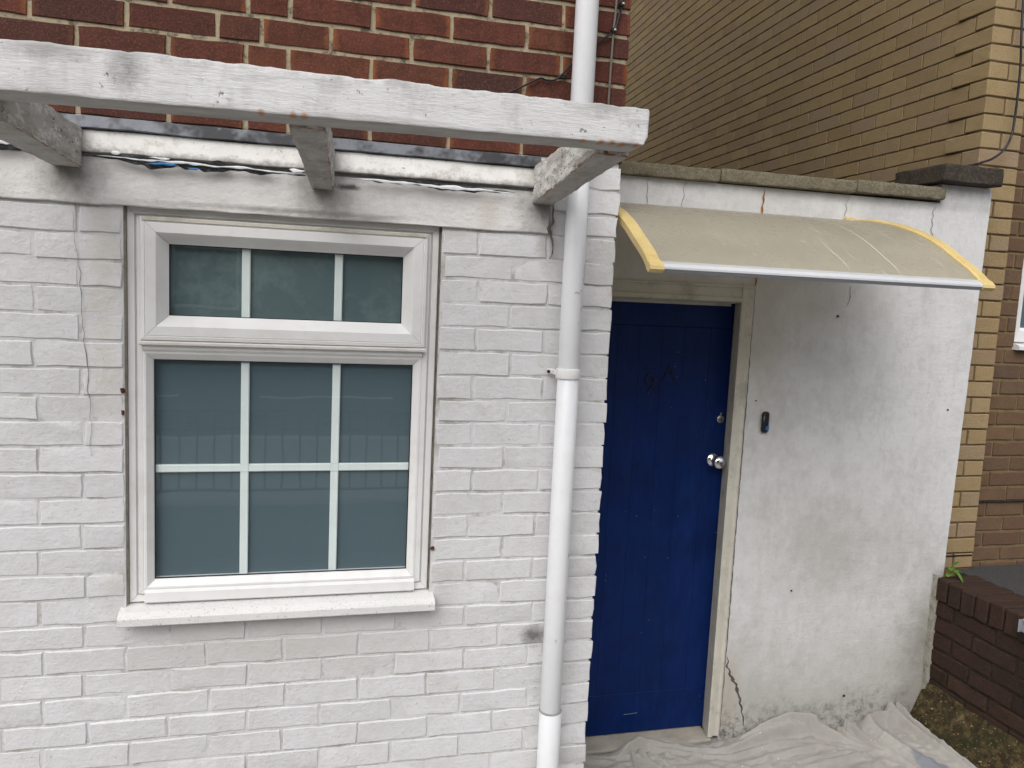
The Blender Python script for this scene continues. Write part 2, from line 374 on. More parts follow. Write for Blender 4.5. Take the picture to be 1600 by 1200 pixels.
MBROM = simple('buff_mortar', (.24, .18, .095), .95, .1, .25, 14, .005, 90, dirt=(.08, .06, .03), dscale=20, dk=.6)
MDRK = brick_mat('dark_red_brick', [(0, (.037, .019, .0135)), (.3, (.047, .022, .0155)), (.6, (.029, .016, .011)), (.85, (.053, .028, .019)), (1, (.024, .015, .011))],
                 ((.020, .016, .011), .8), ((.085, .055, .042), .5), bscale=110, bdist=.005, fine=((.02, .012, .01), .5))
MDRKM = simple('dirty_mortar', (.055, .044, .031), .95, .1, .35, 14, .008, 70, dirt=(.02, .018, .013), dscale=16, dk=.8)
MUPVC = simple('white_upvc', (.74, .735, .73), .32, .5, .06, 5, dirt=(.55, .51, .43), dscale=10, dk=.35)
MUPVCD = simple('weathered_upvc', (.62, .60, .575), .42, .45, .10, 6, dirt=(.36, .33, .28), dscale=12, dk=.5)
MGASK = simple('black_gasket', (.012, .013, .015), .5, .4)
MBAR = simple('glazing_bar_white', (.84, .88, .865), .4, .4, .05)
MPIPE = simple('white_pipe_plastic', (.76, .77, .79), .30, .5, .03, 3, dirt=(.60, .59, .57), dscale=14, dk=.25)
MLEAD = simple('lead_flashing', (.17, .18, .20), .6, .4, .3, 9, .004, 26, metal=.25, dirt=(.022, .022, .024), dscale=5, dk=.92, dr=(.44, .56))
MFELT = simple('torn_black_felt', (.018, .018, .019), .8, .3, .4, 40, .006, 60, dirt=(.14, .135, .13), dscale=45, dk=.8)
MFLAKE = simple('curled_white_paint', (.72, .73, .75), .5, .4, .1, 30, .004, 60)
MBLUEF = simple('blue_membrane_scrap', (.03, .18, .42), .45, .4, .2, 40)
MCOPE = brick_mat('lichen_concrete', [(0, (.19, .165, .115)), (1, (.165, .145, .10))], ((.10, .085, .055), .8), ((.30, .27, .19), .5), bscale=70, bdist=.006, fine=((.05, .045, .03), .7))
MCAP = brick_mat('dark_slab', [(0, (.050, .040, .031)), (1, (.06, .047, .036))], ((.025, .02, .016), .8), ((.13, .11, .09), .5), bscale=70, bdist=.006)
MGOLD = simple('gold_plastic', (.66, .50, .21), .38, .5, .10, 20, dirt=(.72, .60, .33), dscale=30, dk=.5)
MALU = simple('aluminium_trim', (.72, .73, .75), .38, .5, .06, 10, metal=.35)
MALUD = simple('grey_trim_underside', (.16, .165, .18), .6, .4, .1)
MCHROME = simple('chrome', (.80, .81, .83), .08, .5, .02, metal=1.0)
MLOCK = simple('dull_steel', (.38, .37, .35), .35, .5, .1, metal=.9)
MBLK = simple('black_plastic', (.012, .012, .013), .30, .5)
MBTN = simple('blue_button', (.02, .15, .42), .35, .5)
MCABG = simple('grey_cable', (.16, .145, .12), .6, .3)
MCABB = simple('black_cable', (.012, .012, .014), .45, .4)
MRUST = simple('rust_streak', (.36, .12, .02), .9, .1, .35, 60)
MCRACK = simple('crack_dirt', (.12, .105, .09), .95, .05, .4, 60, dirt=(.26, .24, .21), dscale=50, dk=.6)
MHAIR = simple('hairline_crack', (.33, .315, .295), .95, .05, .4, 40)
MTIMB = simple('cream_timber_frame', (.56, .535, .465), .6, .35, .12, 6, .003, 60, dirt=(.22, .195, .15), dscale=9, dk=.6)
MGREY = simple('galvanised_steel', (.42, .44, .47), .45, .5, .2, 25, metal=.6)
MCONC = simple('grey_tarmac', (.055, .055, .055), .9, .2, .3, 60, .006, 140, dirt=(.12, .115, .11), dscale=160, dk=.6, dr=(.5, .6))
MRAIL = simple('black_iron', (.014, .014, .016), .4, .5)
MROOF = simple('slate', (.07, .07, .08), .7, .3, .2, 8)
MPAV = simple('paving', (.30, .29, .27), .9, .2, .15, 6, .004, 60)
MROAD = simple('asphalt', (.055, .055, .057), .9, .2, .2, 30, .006, 120)
MKERB = simple('kerb_stone', (.42, .41, .39), .9, .2, .12, 10)
MPAINT = simple('road_paint', (.62, .62, .60), .8, .2, .1, 10)
MLEAF = simple('weed_leaf', (.10, .22, .025), .5, .4, .35, 40, Subsurface_Weight=0.0)

def m_door():
    m = Mat('gloss_blue_paint')
    c = m.mix(m.rng(m.noise(5, 5, .7), .38, .68), (.0027, .0165, .095), (.0023, .0120, .068))
    c = m.mix(m.math('MULTIPLY', m.rng(m.noise(30, 6, .7, m.stretch((1, 1, .2))), .5, .7), .35), c, (.008, .030, .135))
    sp = m.voro(34); c = m.mix(m.math('MULTIPLY', m.rng(sp, .050, .040), m.rng(m.noise(4.2, 3), .54, .58)), c, (.40, .43, .48))   # white paint specks
    x, y, z = m.xyz()
    h = m.math('ADD', m.noise(70, 4, .6, m.stretch((1.5, 1, .12))), m.math('MULTIPLY', m.noise(120, 3, .6), .3))
    return m.done(c, m.rng(m.noise(9, 5, .7), .3, .7, .34, .52), m.bump(h, .25, .0015), .16)
MDOOR = m_door()
MNUM = simple('dark_blue_numeral', (.0022, .0095, .055), .45, .25, .3, 60)

def m_sheet():
    m = Mat('canopy_polycarbonate')
    x, y, z = m.xyz()
    rib = m.math('SINE', m.math('MULTIPLY', x, 2 * math.pi / .0105))
    c = m.mix(m.rng(m.noise(4, 5, .65), .35, .7), (.52, .49, .405), (.45, .42, .345))
    low = m.math('ADD', z, m.math('MULTIPLY', m.math('SUBTRACT', m.noise(22, 6, .75), .5), .10))
    c = m.mix(m.math('MULTIPLY', m.rng(low, G + .01, G - .09), .55), c, (.52, .48, .38))
    c = m.mix(m.rng(m.noise(60, 6, .8), .66, .70), c, (.62, .59, .48))
    m.done(c, m.rng(m.noise(8, 5, .7), .3, .7, .22, .36), m.bump(m.math('MULTIPLY', rib, .5), .35, .0015), .6)
    tr = m.t.nodes.new('ShaderNodeBsdfTranslucent'); m.put(tr.inputs[0], (.78, .74, .62))
    tp = m.t.nodes.new('ShaderNodeBsdfTransparent'); m.put(tp.inputs[0], (.86, .83, .74))
    a = m.t.nodes.new('ShaderNodeMixShader'); a.inputs[0].default_value = .45; m.t.links.new(tr.outputs[0], a.inputs[1]); m.t.links.new(tp.outputs[0], a.inputs[2])
    b = m.t.nodes.new('ShaderNodeMixShader'); b.inputs[0].default_value = .45; m.t.links.new(m.b.outputs[0], b.inputs[1]); m.t.links.new(a.outputs[0], b.inputs[2])
    m.t.links.new(b.outputs[0], m.o.inputs[0]); return m.m
MSHEET = m_sheet()
MSCR = simple('pale_scratch', (.72, .69, .60), .6, .3)

def m_glass():
    m = Mat('window_glass')
    fr = m.t.nodes.new('ShaderNodeLayerWeight'); fr.inputs['Blend'].default_value = .5
    k = m.math('MULTIPLY_ADD', m.math('POWER', fr.outputs['Facing'], 5.0), .85, .070, clamp=True)   # two panes of the sealed unit
    gl = m.t.nodes.new('ShaderNodeBsdfGlossy'); gl.inputs['Roughness'].default_value = .012; m.put(gl.inputs[0], (.92, .97, 1.0))
    wv = m.bump(m.noise(3.0, 2, .5), .06, .01); m.put(gl.inputs['Normal'], wv)
    tp = m.t.nodes.new('ShaderNodeBsdfTransparent'); m.put(tp.inputs[0], (.94, .97, .97))
    b = m.t.nodes.new('ShaderNodeMixShader'); m.put(b.inputs[0], k); m.t.links.new(tp.outputs[0], b.inputs[1]); m.t.links.new(gl.outputs[0], b.inputs[2])
    m.t.links.new(b.outputs[0], m.o.inputs[0]); return m.m
MGLASS = m_glass()
MFILM = simple('privacy_film', (.098, .140, .162), .7, .2, .05, 2)
MFILMU = simple('upper_privacy_film', (.112, .155, .165), .7, .2, .10, 4, .003, 120, dirt=(.215, .265, .27), dscale=6, dk=.7)  # paler film with lighter blotches, for the upper pane

def m_cloth():
    m = Mat('dust_sheet_cotton')
    c = m.mix(m.rng(m.noise(3, 6, .65), .36, .68), (.385, .368, .34), (.30, .286, .262))
    c = m.mix(m.math('MULTIPLY', m.rng(m.noise(12, 6, .75), .5, .72), .5), c, (.33, .30, .275))
    sp = m.math('ADD', m.voro(26, m.stretch((1, 1.6, 1))), m.math('MULTIPLY', m.math('SUBTRACT', m.noise(120, 3, .7), .5), .35)); c = m.mix(m.math('MULTIPLY', m.rng(sp, .10, .05), m.rng(m.noise(7, 3), .50, .56)), c, (.66, .65, .63))
    sp = m.voro(40); c = m.mix(m.math('MULTIPLY', m.rng(sp, .10, .08), m.rng(m.noise(5, 3), .56, .6)), c, (.10, .09, .08))
    for p, r in (((3.16, .13, .0), (.045, .12, .2)), ((3.21, .05, .0), (.05, .10, .2))):
        c = m.mix(m.math('MULTIPLY', m.spot(p, r, .25, 34, .5), .85), c, (.20, .215, .25))
    wv = m.t.nodes.new('ShaderNodeTexWave'); wv.inputs['Scale'].default_value = 260; m.put(wv.inputs['Vector'], m.pos)
    h = m.math('ADD', m.noise(60, 5, .7), m.math('MULTIPLY', wv.outputs['Fac'], .15))
    return m.done(c, .95, m.bump(h, .5, .004), .1, Sheen_Weight=.15)
MCLOTH = m_cloth()
def m_dirt():
    m = Mat('mossy_dirt')
    c = m.ramp(m.noise(26, 6, .75), [(.3, (.020, .016, .010)), (.48, (.06, .045, .024)), (.62, (.13, .095, .045)), (.75, (.21, .17, .10))])
    c = m.mix(m.rng(m.noise(5, 5, .7), .5, .62), c, (.035, .038, .018))
    return m.done(c, .95, m.bump(m.noise(60, 6, .75), .9, .015), .15)
MDIRT = m_dirt()

# ------------------------------------------------------------------ brick helpers
X3, Y3, Z3 = Vector((1, 0, 0)), Vector((0, 1, 0)), Vector((0, 0, 1))
def ring_brick(wd, ht, U, N, depth=.012, bev=.005, jit=.0015, seed=None, nl=None, flat=False):
    """face brick centred on (0,0,0) of its front face; three rings: root, arris, face"""
    rd = random.Random(seed); nl = nl or (4 if wd > .15 else 2); ns = 2
    pts = []
    for i in range(nl): pts.append((-.5 + i / nl, -.5))
    for i in range(ns): pts.append((.5, -.5 + i / ns))
    for i in range(nl): pts.append((.5 - i / nl, .5))
    for i in range(ns): pts.append((-.5, .5 - i / ns))
    n = len(pts); vs = []
    js = [(rd.uniform(-jit, jit), rd.uniform(-jit, jit)) for _ in pts]; tilt = (rd.uniform(-1, 1) * jit * .9, rd.uniform(-1, 1) * jit * .7)
    if flat: tilt = (0, 0)
    chip = rd.randrange(n) if rd.random() < .35 else -1
    for ring in range(3):
        for i, (a, b) in enumerate(pts):
            u = a * wd; v = b * ht; k = (0, .25, 1)[ring] * bev * (1.8 if i == chip else 1)
            corner = abs(abs(a) - .5) < 1e-6 and abs(abs(b) - .5) < 1e-6
            if ring == 2 or corner:
                u -= math.copysign(k if abs(abs(a) - .5) < 1e-6 else 0, a); v -= math.copysign(k if abs(abs(b) - .5) < 1e-6 else 0, b)
            d = (-depth, -bev * .85, tilt[0] * a * 2 + tilt[1] * b * 2)[ring]
            vs.append(U * (u + js[i][0]) + Z3 * (v + js[i][1]) + N * d)
    fs = [(r * n + i, r * n + (i + 1) % n, (r + 1) * n + (i + 1) % n, (r + 1) * n + i) for r in (0, 1) for i in range(n)] + [tuple(2 * n + i for i in range(n))]
    if (U.cross(Z3)).dot(N) < 0: fs = [f[::-1] for f in fs]
    return vs, fs
def lay_brick(parent, mat, c, wd, ht, U, N, name='brick', **kw):
    vs, fs = ring_brick(wd, ht, U, N, **kw)
    me = mesh(name, vs, fs, mat); auto_smooth(me, .3)
    return obj(name, me, parent, c)
def cbrick_mesh(lx, ly, lz, mat, c=.004, jit=.0012, seed=0):
    rd = random.Random(seed); bm = bmesh.new(); bmesh.ops.create_cube(bm, size=1)
    for q in bm.verts: q.co = Vector((q.co.x * lx + rd.uniform(-jit, jit), q.co.y * ly + rd.uniform(-jit, jit), q.co.z * lz + rd.uniform(-jit, jit)))
    bmesh.ops.bevel(bm, geom=bm.edges[:], offset=c, segments=1, affect='EDGES')
    me = bpy.data.meshes.new('brick'); bm.to_mesh(me); bm.free(); me.materials.append(mat); return me

# ================================================================== THE SETTING
g = MB().add([(-120, -3.12, 0), (3.62, -3.12, 0), (3.62, 1.2, 0), (-120, 1.2, 0)], [(0, 1, 2, 3)]).build('ground', MPAV, fix=False); g['kind'] = 'structure'
fc = MB().box(3.645, 40, -3.12, .64, .3, .675).build('forecourt', MCONC); fc['kind'] = 'structure'
pv = MB().box(-120, 120, -5.6, -3.12, -.2, .35).build('pavement', MPAV); pv['kind'] = 'structure'
kb = MB().cbox(-120, 120, -5.76, -5.604, -.2, .352, .01).build('kerb', MKERB); kb['kind'] = 'structure'
rdm = MB().box(-120, 120, -13.2, -5.77, -.2, .23).build('road', MROAD); rdm['kind'] = 'structure'
ln = MB()
for i in range(-6, 8): ln.box(i * 3.0, i * 3.0 + 1.9, -9.5, -9.38, .231, .234)
lno = ln.build('road_markings', MPAINT); lno['kind'] = 'structure'
pv2 = MB().box(-120, 120, -400, -13.21, -.2, .34).build('far_pavement', MPAV); pv2['kind'] = 'structure'

# ================================================================== WHITE AND RED HOUSE
house = empty('house', (.5, 0, 0), 'brick house with red upper bricks above a white painted ground floor wall and window', 'house')
WX0, WX1, WZT, WZB = .112, 1.006, .012, -1.150          # window opening
CX = 1.572                                              # right-hand corner
wall = MB()
wall.box(-3, WX0 - .001, .0052, .32, 0, G + .24)
wall.box(WX1 + .001, CX - .006, .0052, .32, 0, G + .24)
wall.box(WX0 - .001, WX1 + .001, .0052, .32, 0, G + WZB - .012)
wall.box(WX0 - .001, WX1 + .001, .006, .32, G + WZT + .002, G + .24)
MJNT = simple('painted_over_mortar', (.625, .62, .625), .75, .3, .08, 5, .005, 70, dirt=(.27, .245, .20), dscale=8, dk=.7, dr=(.50, .66))
pw = wall.build('painted_wall', MJNT, house); pw['label'] = 'white painted brickwork of the ground floor'
up = MB().box(-3, CX - .004, .0045, .32, G + .241, G + 4.0).build('red_wall', MREDM, house); up['label'] = 'red brickwork with sandy mortar on the upper storey'
side = MB().box(1.2, CX - .008, .322, 6, 0, G + 4).build('side_wall', MREDM, house)
nb = 0
def wb(x0, x1, z0, z1, end=False):
    global nb; nb += 1
    gap = .0032; r = random.Random(nb * 17 + 3)
    wd = x1 - x0 - gap * 2; ht = z1 - z0 - gap * 2
    if end: x1e = x1 + r.uniform(-.002, .004); wd = x1e - x0 - gap; cx = (x0 + gap + x1e) / 2
    else: cx = (x0 + x1) / 2
    lay_brick(pw, MWB, (cx, r.uniform(.0004, .0042), G + (z0 + z1) / 2), wd, ht, X3, -Y3, depth=.10 if end else .010,
              bev=r.uniform(.0022, .0042), jit=.0022 if not end else .0032, seed=nb)
for k in range(-3, 28):
    z1, z0 = [-.075 * q + random.Random(q * 3 + 11).uniform(-.0025, .0025) for q in (k, k + 1)]
    if k < 0: xs = [1.352, 1.4625, 1.572] if k % 2 else [1.352, 1.572]
    else:
        xs = [-.45 + .225 * i + (.1125 if k % 2 else 0) for i in range(-1, 11)]
        xs = [x for x in xs if x < CX - .05] + [CX]
    rj = random.Random(k * 5 + 1); xs = [x if (i == len(xs) - 1 or (k < 0)) else x + rj.uniform(-.006, .006) for i, x in enumerate(xs)]
    cuts = []
    for a, b in zip(xs, xs[1:]):
        if 0 <= k <= 15:
            if a < WX0 < b or a < WX1 < b or (a >= WX0 and b <= WX1):
                if a < WX0 - .03: cuts.append((a, WX0 - .001))
                if b > WX1 + .03: cuts.append((WX1 + .001, b))
                continue
        cuts.append((a, b))
    for a, b in cuts:
        j = random.Random(k * 91 + int(a * 1000)).uniform(-.006, .006) if -.4 < a and b < 1.4 else 0
        wb(a, b, z0, z1, end=(b >= CX - 1e-6))
# brickwork the photograph does not show: the return beside the door and the wall beyond the left edge
def mass(name, mat, parent, items):
    V, F, T = [], [], []
    for c, wd_, ht_, U, N, sd_ in items:
        v0, f0 = ring_brick(wd_, ht_, U, N, depth=.010, bev=.003, jit=.002, seed=sd_); b = len(V); V += [v + Vector(c) for v in v0]; F += [tuple(q + b for q in f_) for f_ in f0]; T += [random.Random(sd_).random()] * len(f0)
    o = obj(name, mesh(name, V, F, mat, tones=T), parent); auto_smooth(o.data, .3); o['kind'] = 'stuff'
it = []
for k in range(-3, 27):
    z = G - .075 * (k + .5); ys = [.105, .3, .5] if k % 2 else [.105, .2, .4, .5]
    it += [((CX - .002, (a + b) / 2, z), b - a - .008, .067, Y3, X3, int(900 + k * 3 + a * 10)) for a, b in zip(ys, ys[1:])]
for k in range(0, 28):
    x = -.45 - .225 + (.1125 if k % 2 else 0)
    while x > -2.2: it.append(((x - .1125, .002, G - .075 * (k + .5)), .2185, .0685, X3, -Y3, int(5000 + k * 30 + x * 10))); x -= .225
mass('plain_brickwork', MWB, pw, it)
# red bricks
ROWS = {.326: [-.45, -.338, -.114, .118, .348, .467, .667, .896, 1.127, 1.357], .401: [-.46, -.225, .001, .23, .432, .548, .78, 1.014, 1.242, 1.462],
        .476: [-.45, -.335, -.11, .125, .357, .474, .663, .895, 1.126, 1.357], .551: [-.46, -.22, .005, .232, .436, .55, .782, 1.012, 1.244, 1.462]}
zr = .251; i = 0; RED = []
while zr < 1.24:
    key = min(ROWS, key=lambda q: abs(q - zr))
    if abs(key - zr) < .01: xs = ROWS[key]
    else: xs = ROWS[.326] if i % 2 else ROWS[.401]
    RED.append((zr, xs + [CX + .003])); zr += .075; i += 1
for zr, xs in RED:
    for a, b in zip(xs, xs[1:]):
        r = random.Random(int(zr * 1000) * 31 + int(a * 777)); last = b > CX
        cx = (a + b) / 2 + (.0 if not last else .003)
        lay_brick(up, MRED, (cx, r.uniform(-.003, .001), G + zr + (.0375 if zr > .26 else .0290)), b - a - (.0125 if not last else .006), .0625 if zr > .26 else .0795, X3, -Y3, depth=.10 if last else .008, bev=.002, jit=.0018, seed=r.random())

it = []
for n_, (zr, xs) in enumerate(RED):
    x = xs[0]
    while x > -2.2: it.append(((x - .1125, 0, G + zr + .0375), .2125, .0625, X3, -Y3, int(7000 + n_ * 40 + x * 10))); x -= .225
mass('plain_brickwork', MRED, up, it)

# rendered lintel band, sloped fillet, felt remains and lead above the window
vs, fs = hexa([[[(x, y, G + z) for z in (.004 if not (0) else 0, .131)] for y in (-.007, .006)] for x in (-2.2, 1.342)], (60, 1, 6), .004, .0016, 9, 3, .003, 22)
o = obj('lintel_band', mesh('lintel_band', vs, fs, MLIN, smooth=True), house); o['label'] = 'rough white rendered lintel band over the window'
c = [[[(x, y, z) for y, z in (((-.024, G + .140), (-.006, G + .2005)) if f == 0 else ((.006, G + .140), (.006, G + .2005)))] for f in (0, 1)] for x in (-2.2, 1.305)]
vs, fs = hexa(c, (70, 1, 4), .004, .0012, 12, 5, .003, 26)
o = obj('mortar_fillet', mesh('mortar_fillet', vs, fs, MFIL, smooth=True), house)
def ragged(x0, x1, zc, hh, y, seed, step=.003, slope=0.0, thick=.004, top=.5, amp=1.0):
    n = max(4, int((x1 - x0) / step)); v = []; f = []
    for i in range(n + 1):
        x = lerp(x0, x1, i / n); e = min(1, 3.5 * min(i, n - i) / n + .12)
        a = nz((x, seed, 0), 17, seed); b = nz((x, seed, 3), 15, seed + 2) * .8 + .5 * nz((x, seed, 9), 44, 2); cc = nz((x, 1, seed), 48, 1)
        zt = zc + slope * (x - x0) + hh * e * (.55 + .8 * a * amp + .25 * cc); zb = zc + slope * (x - x0) - hh * e * (.55 + .8 * b * amp)
        if zt < zb + .001: zt = zb + .001
        yy = y + .003 * cc
        v += [(x, yy, G + zb), (x, yy - thick * (.6 + .4 * a), G + (zt + zb) / 2), (x, yy, G + zt)]
    for i in range(n):
        p = i * 3; f += [(p, p + 3, p + 4, p + 1), (p + 1, p + 4, p + 5, p + 2)]
    return v, f
def scrap(name, mat, *a, **k):
    v, f = ragged(*a, **k); return obj(name, mesh(name, v, f, mat, smooth=True), house)
scrap('felt_remnant', MFELT, .045, .60, .127, .021, -.0315, 4, slope=-.010)
scrap('felt_remnant', MFELT, .72, 1.22, .125, .0125, -.0315, 9, slope=-.012)
scrap('felt_remnant', MFELT, -.60, -.075, .132, .019, -.0315, 14)
scrap('paint_flake', MFLAKE, .06, .60, .1300, .0045, -.0375, 21, slope=-.012, amp=1.6)
scrap('paint_flake', MFLAKE, .72, 1.225, .1225, .0085, -.0375, 23, slope=-.012, amp=1.1)
scrap('paint_flake', MFLAKE, .09, .115, .140, .006, -.037, 24); scrap('paint_flake', MFLAKE, .185, .24, .136, .006, -.037, 25)
scrap('paint_flake', MFLAKE, .555, .60, .134, .008, -.037, 26, amp=1.4)
scrap('paint_flake', MFLAKE, -.22, -.14, .145, .008, -.037, 31)
scrap('blue_scrap', MBLUEF, .18, .262, .1190, .0065, -.0400, 27); scrap('blue_scrap', MBLUEF, .285, .315, .1150, .0045, -.0400, 29)
def lead(x0, x1, seed):
    n = int((x1 - x0) / .03) + 2; v = []; f = []
    for i in range(n + 1):
        x = lerp(x0, x1, i / n); w1 = nz((x, 0, 0), 6, seed) * .004; w2 = nz((x, 2, 0), 9, seed) * .003
        for y, z in ((.006, .2385 + w2 * .5), (-.006 + w1 * .4, .2365 + w2 * .5), (-.018 + w1, .205 + w2), (-.012 + w1, .2025 + w2), (.006, .2025 + w2)): v.append((x, y, G + z))
    for i in range(n):
        for k in range(4): p = i * 5 + k; f.append((p, p + 1, p + 6, p + 5))
    f += [(0, 1, 2, 3, 4), tuple(n * 5 + k for k in (4, 3, 2, 1, 0))]
    me = mesh('lead_flashing', v, f, MLEAD); auto_smooth(me); o = obj('lead_flashing', me, house)
lead(-2.2, .02, 1); lead(.015, .655, 2); lead(.664, .79, 3); lead(.784, 1.305, 4)
# crack beside the bracket
def ribbon(name, mat, parent, pts, w, y, jit=.3, seed=0, amp=.0, sub=8):
    out = []
    for (a, b) in zip(pts, pts[1:]):
        for t in range(sub): out.append((lerp(a[0], b[0], t / sub), lerp(a[1], b[1], t / sub)))
    out.append(pts[-1]); v = []; f = []; n = len(out)
    for i, (x, z) in enumerate(out):
        ww = w * (.55 + .9 * (.5 + nz((x * 9, z * 9, seed), 7, seed))) * min(1, .25 + 2.5 * min(i, n - 1 - i) / n); dx = amp * nz((x, z, 5), 40, seed)
        v += [(x + dx - ww / 2, y, G + z), (x + dx, y - .0012, G + z), (x + dx + ww / 2, y, G + z)]
    for i in range(n - 1): p = i * 3; f += [(p, p + 1, p + 4, p + 3), (p + 1, p + 2, p + 5, p + 4)]
    return obj(name, mesh(name, v, f, mat), parent)
ribbon('crack', MCRACK, house, [(1.347, .115), (1.354, .05), (1.348, .02), (1.356, -.015), (1.352, -.075)], .009, -.0075, seed=2, amp=.01)
ribbon('crack', MHAIR, house, [(-.012, -.02), (-.008, -.1), (.004, -.19), (.004, -.28), (.012, -.36), (.018, -.45), (.022, -.55), (.024, -.70)], .0020, -.0012, seed=5, amp=.006)

# ---- window
win_bm = MB()
def mitre(mb, x0, x1, z0, z1, prof, gap=.0005, sides='tblr'):
    """prof: (inset from the outer edge, y) points; four mitred members"""
    n = len(prof)
    for sd in sides:
        vs = []
        for (ins, y) in prof:
            a, b, lo, hi = x0 + ins, x1 - ins, z0 + ins, z1 - ins
            if sd == 't': p, q = (a + gap, y, G + hi), (b - gap, y, G + hi)
            elif sd == 'b': p, q = (a + gap, y, G + lo), (b - gap, y, G + lo)
            elif sd == 'l': p, q = (a, y, G + lo + gap), (a, y, G + hi - gap)
            else: p, q = (b, y, G + lo + gap), (b, y, G + hi - gap)
            vs += [p, q]
        mb.add(vs, [(2 * i, 2 * i + 1, 2 * ((i + 1) % n) + 1, 2 * ((i + 1) % n)) for i in range(n)] + [tuple(range(0, 2 * n, 2)), tuple(range(1, 2 * n, 2))])
# outer frame
mitre(win_bm, WX0 + .004, WX1 - .004, WZB + .002, WZT - .004, [(0, .075), (0, .026), (.003, .022), (.020, .022), (.0225, .030), (.0245, .030), (.027, .020), (.040, .020), (.043, .024), (.043, .075)])
win = win_bm.build('window', MUPVC, house, (.56, .03, G - 1.15)); win['label'] = 'white plastic window with top light and white glazing bars'
tr = MB().prism([(.070, G - .366), (.014, G - .366), (.010, G - .370), (.010, G - .392), (.014, G - .396), (.033, G - .412), (.070, G - .412)], 'x', WX0 + .0475, WX1 - .0475)
tr.build('transom', MUPVC, win)
sash = MB(); mitre(sash, .153, .966, -.368, -.020, [(0, .060), (0, .010), (.003, .004), (.012, .002), (.014, .004), (.016, .002), (.042, .002), (.046, .006), (.066, .030), (.072, .036), (.072, .060)])
sash.build('sash', MUPVC, win)
drip = MB().prism([(.060, G - .3685), (.001, G - .3685), (-.006, G - .372), (-.006, G - .378), (.001, G - .381), (.060, G - .381)], 'x', .152, .967)
drip.build('drip_bead', MUPVCD, win)
trim = MB().prism([(.058, G - .0198), (.0012, G - .0198), (-.0006, G - .0215), (-.0006, G - .0300), (.0015, G - .0318), (.058, G - .0318)], 'x', .1595, .9595); trim.build('head_trim', MTIMB, win)
low = MB(); mitre(low, .1605, .9575, -1.1065, -.4005, [(-.004, .065), (-.004, .021), (.000, .019), (.005, .019), (.022, .034), (.0235, .038), (.0235, .065)], sides='tblr')
low.build('glazing_bead', MUPVC, win)
bt = MB().prism([(.075, G - 1.1105), (.018, G - 1.1105), (.008, G - 1.116), (.006, G - 1.143), (.012, G - 1.148), (.075, G - 1.148)], 'x', .1605, .9575); bt.build('bottom_rail', MUPVC, win)
def gasket(x0, x1, z0, z1):
    gk = MB(); mitre(gk, x0, x1, z0, z1, [(0, .0425), (0, .0385), (.0035, .0385), (.0035, .0425)], gap=0); gk.build('gasket', MGASK, win)
GL = [(.2245, .8945, -.2970, -.0915, MFILMU), (.1835, .9345, -1.0835, -.4235, MFILM)]
for x0, x1, z0, z1, fm in GL:
    gasket(x0, x1, z0, z1)
    MB().add([(x0, .0435, G + z0), (x1, .0435, G + z0), (x1, .0435, G + z1), (x0, .0435, G + z1)], [(0, 1, 2, 3)]).build('pane', MGLASS, win, fix=False)
    MB().box(x0 - .005, x1 + .005, .0605, .064, G + z0 - .005, G + z1 + .005).build('privacy_film', fm, win)
def bar(x0, x1, z0, z1):
    t = .003
    if x1 - x0 < z1 - z0: b = MB().prism([(x0, .0590), (x0, .0495), (x0 + t, .0475), (x0 + t * 2, .0480), (x1 - t * 2, .0480), (x1 - t, .0475), (x1, .0495), (x1, .0590)], 'z', G + z0, G + z1)
    else: b = MB().prism([(.0590, G + z0), (.0495, G + z0), (.0475, G + z0 + t), (.0480, G + z0 + 2 * t), (.0480, G + z1 - 2 * t), (.0475, G + z1 - t), (.0495, G + z1), (.0590, G + z1)], 'x', x0, x1)
    b.build('glazing_bar', MBAR, win)
BW = .0120
for bx in (.435, .702):
    bar(bx - BW, bx + BW, -.2965, -.0915); bar(bx - BW, bx + BW, -.7495 + BW, -.4235); bar(bx - BW, bx + BW, -1.083, -.7505 - BW)
for a, b in ((.1835, .435 - BW - .0005), (.435 + BW + .0005, .702 - BW - .0005), (.702 + BW + .0005, .9345)): bar(a, b, -.75 - BW * .95, -.75 + BW * .95)
for bx in (.435, .702):
    MB().box(bx - BW, bx + BW, .0470, .0590, G - .75 - BW * .95, G - .75 + BW * .95).build('bar_cross', MBAR, win)
# sealant round the frame and speckled sill with rounded nose
ms = simple('speckled_sill', (.72, .715, .70), .45, .4, .08, 6, .002, 120, dirt=(.20, .185, .16), dscale=130, dk=.8, dr=(.60, .66))
sl = MB().prism([(.045, G - 1.150), (-.028, G - 1.158), (-.046, G - 1.166), (-.049, G - 1.172), (-.049, G - 1.192), (-.046, G - 1.195), (-.040, G - 1.195), (-.038, G - 1.176), (.045, G - 1.168)], 'x', .097, 1.018)
o = sl.build('sill', ms, win); o['label'] = 'white speckled window sill'
MSEAL = simple('old_sealant', (.34, .31, .26), .8, .2, .3, 30, .004, 70, dirt=(.12, .10, .08), dscale=18, dk=.8)
for x0, x1 in ((WX0 - .004, WX0 + .0045), (WX1 - .0045, WX1 + .004)):
    v, f = [], []; n = 60
    for i in range(n + 1):
        z = lerp(-1.148, .008, i / n); a = nz((x0 * 9, z, 0), 30, 3) * .0028
        v += [(x0 + a, .012, G + z), (x1 + a * .5, .021, G + z)]
    for i in range(n): p = i * 2; f.append((p, p + 1, p + 3, p + 2))
    MB().add(v, f).build('sealant', MSEAL, win, fix=False)
for x, z in ((.107, -.512), (.108, -.575), (1.010, -1.005)):
    vs, fs = hexa([[[(x + a, y, G + z + b) for b in (-.008, .007)] for y in (-.004, .008)] for a in (-.004, .004)], (2, 1, 2), .003, .005, 90, int(z * 99))
    obj('exposed_brick_chip', mesh('chip', vs, fs, MRED), house)

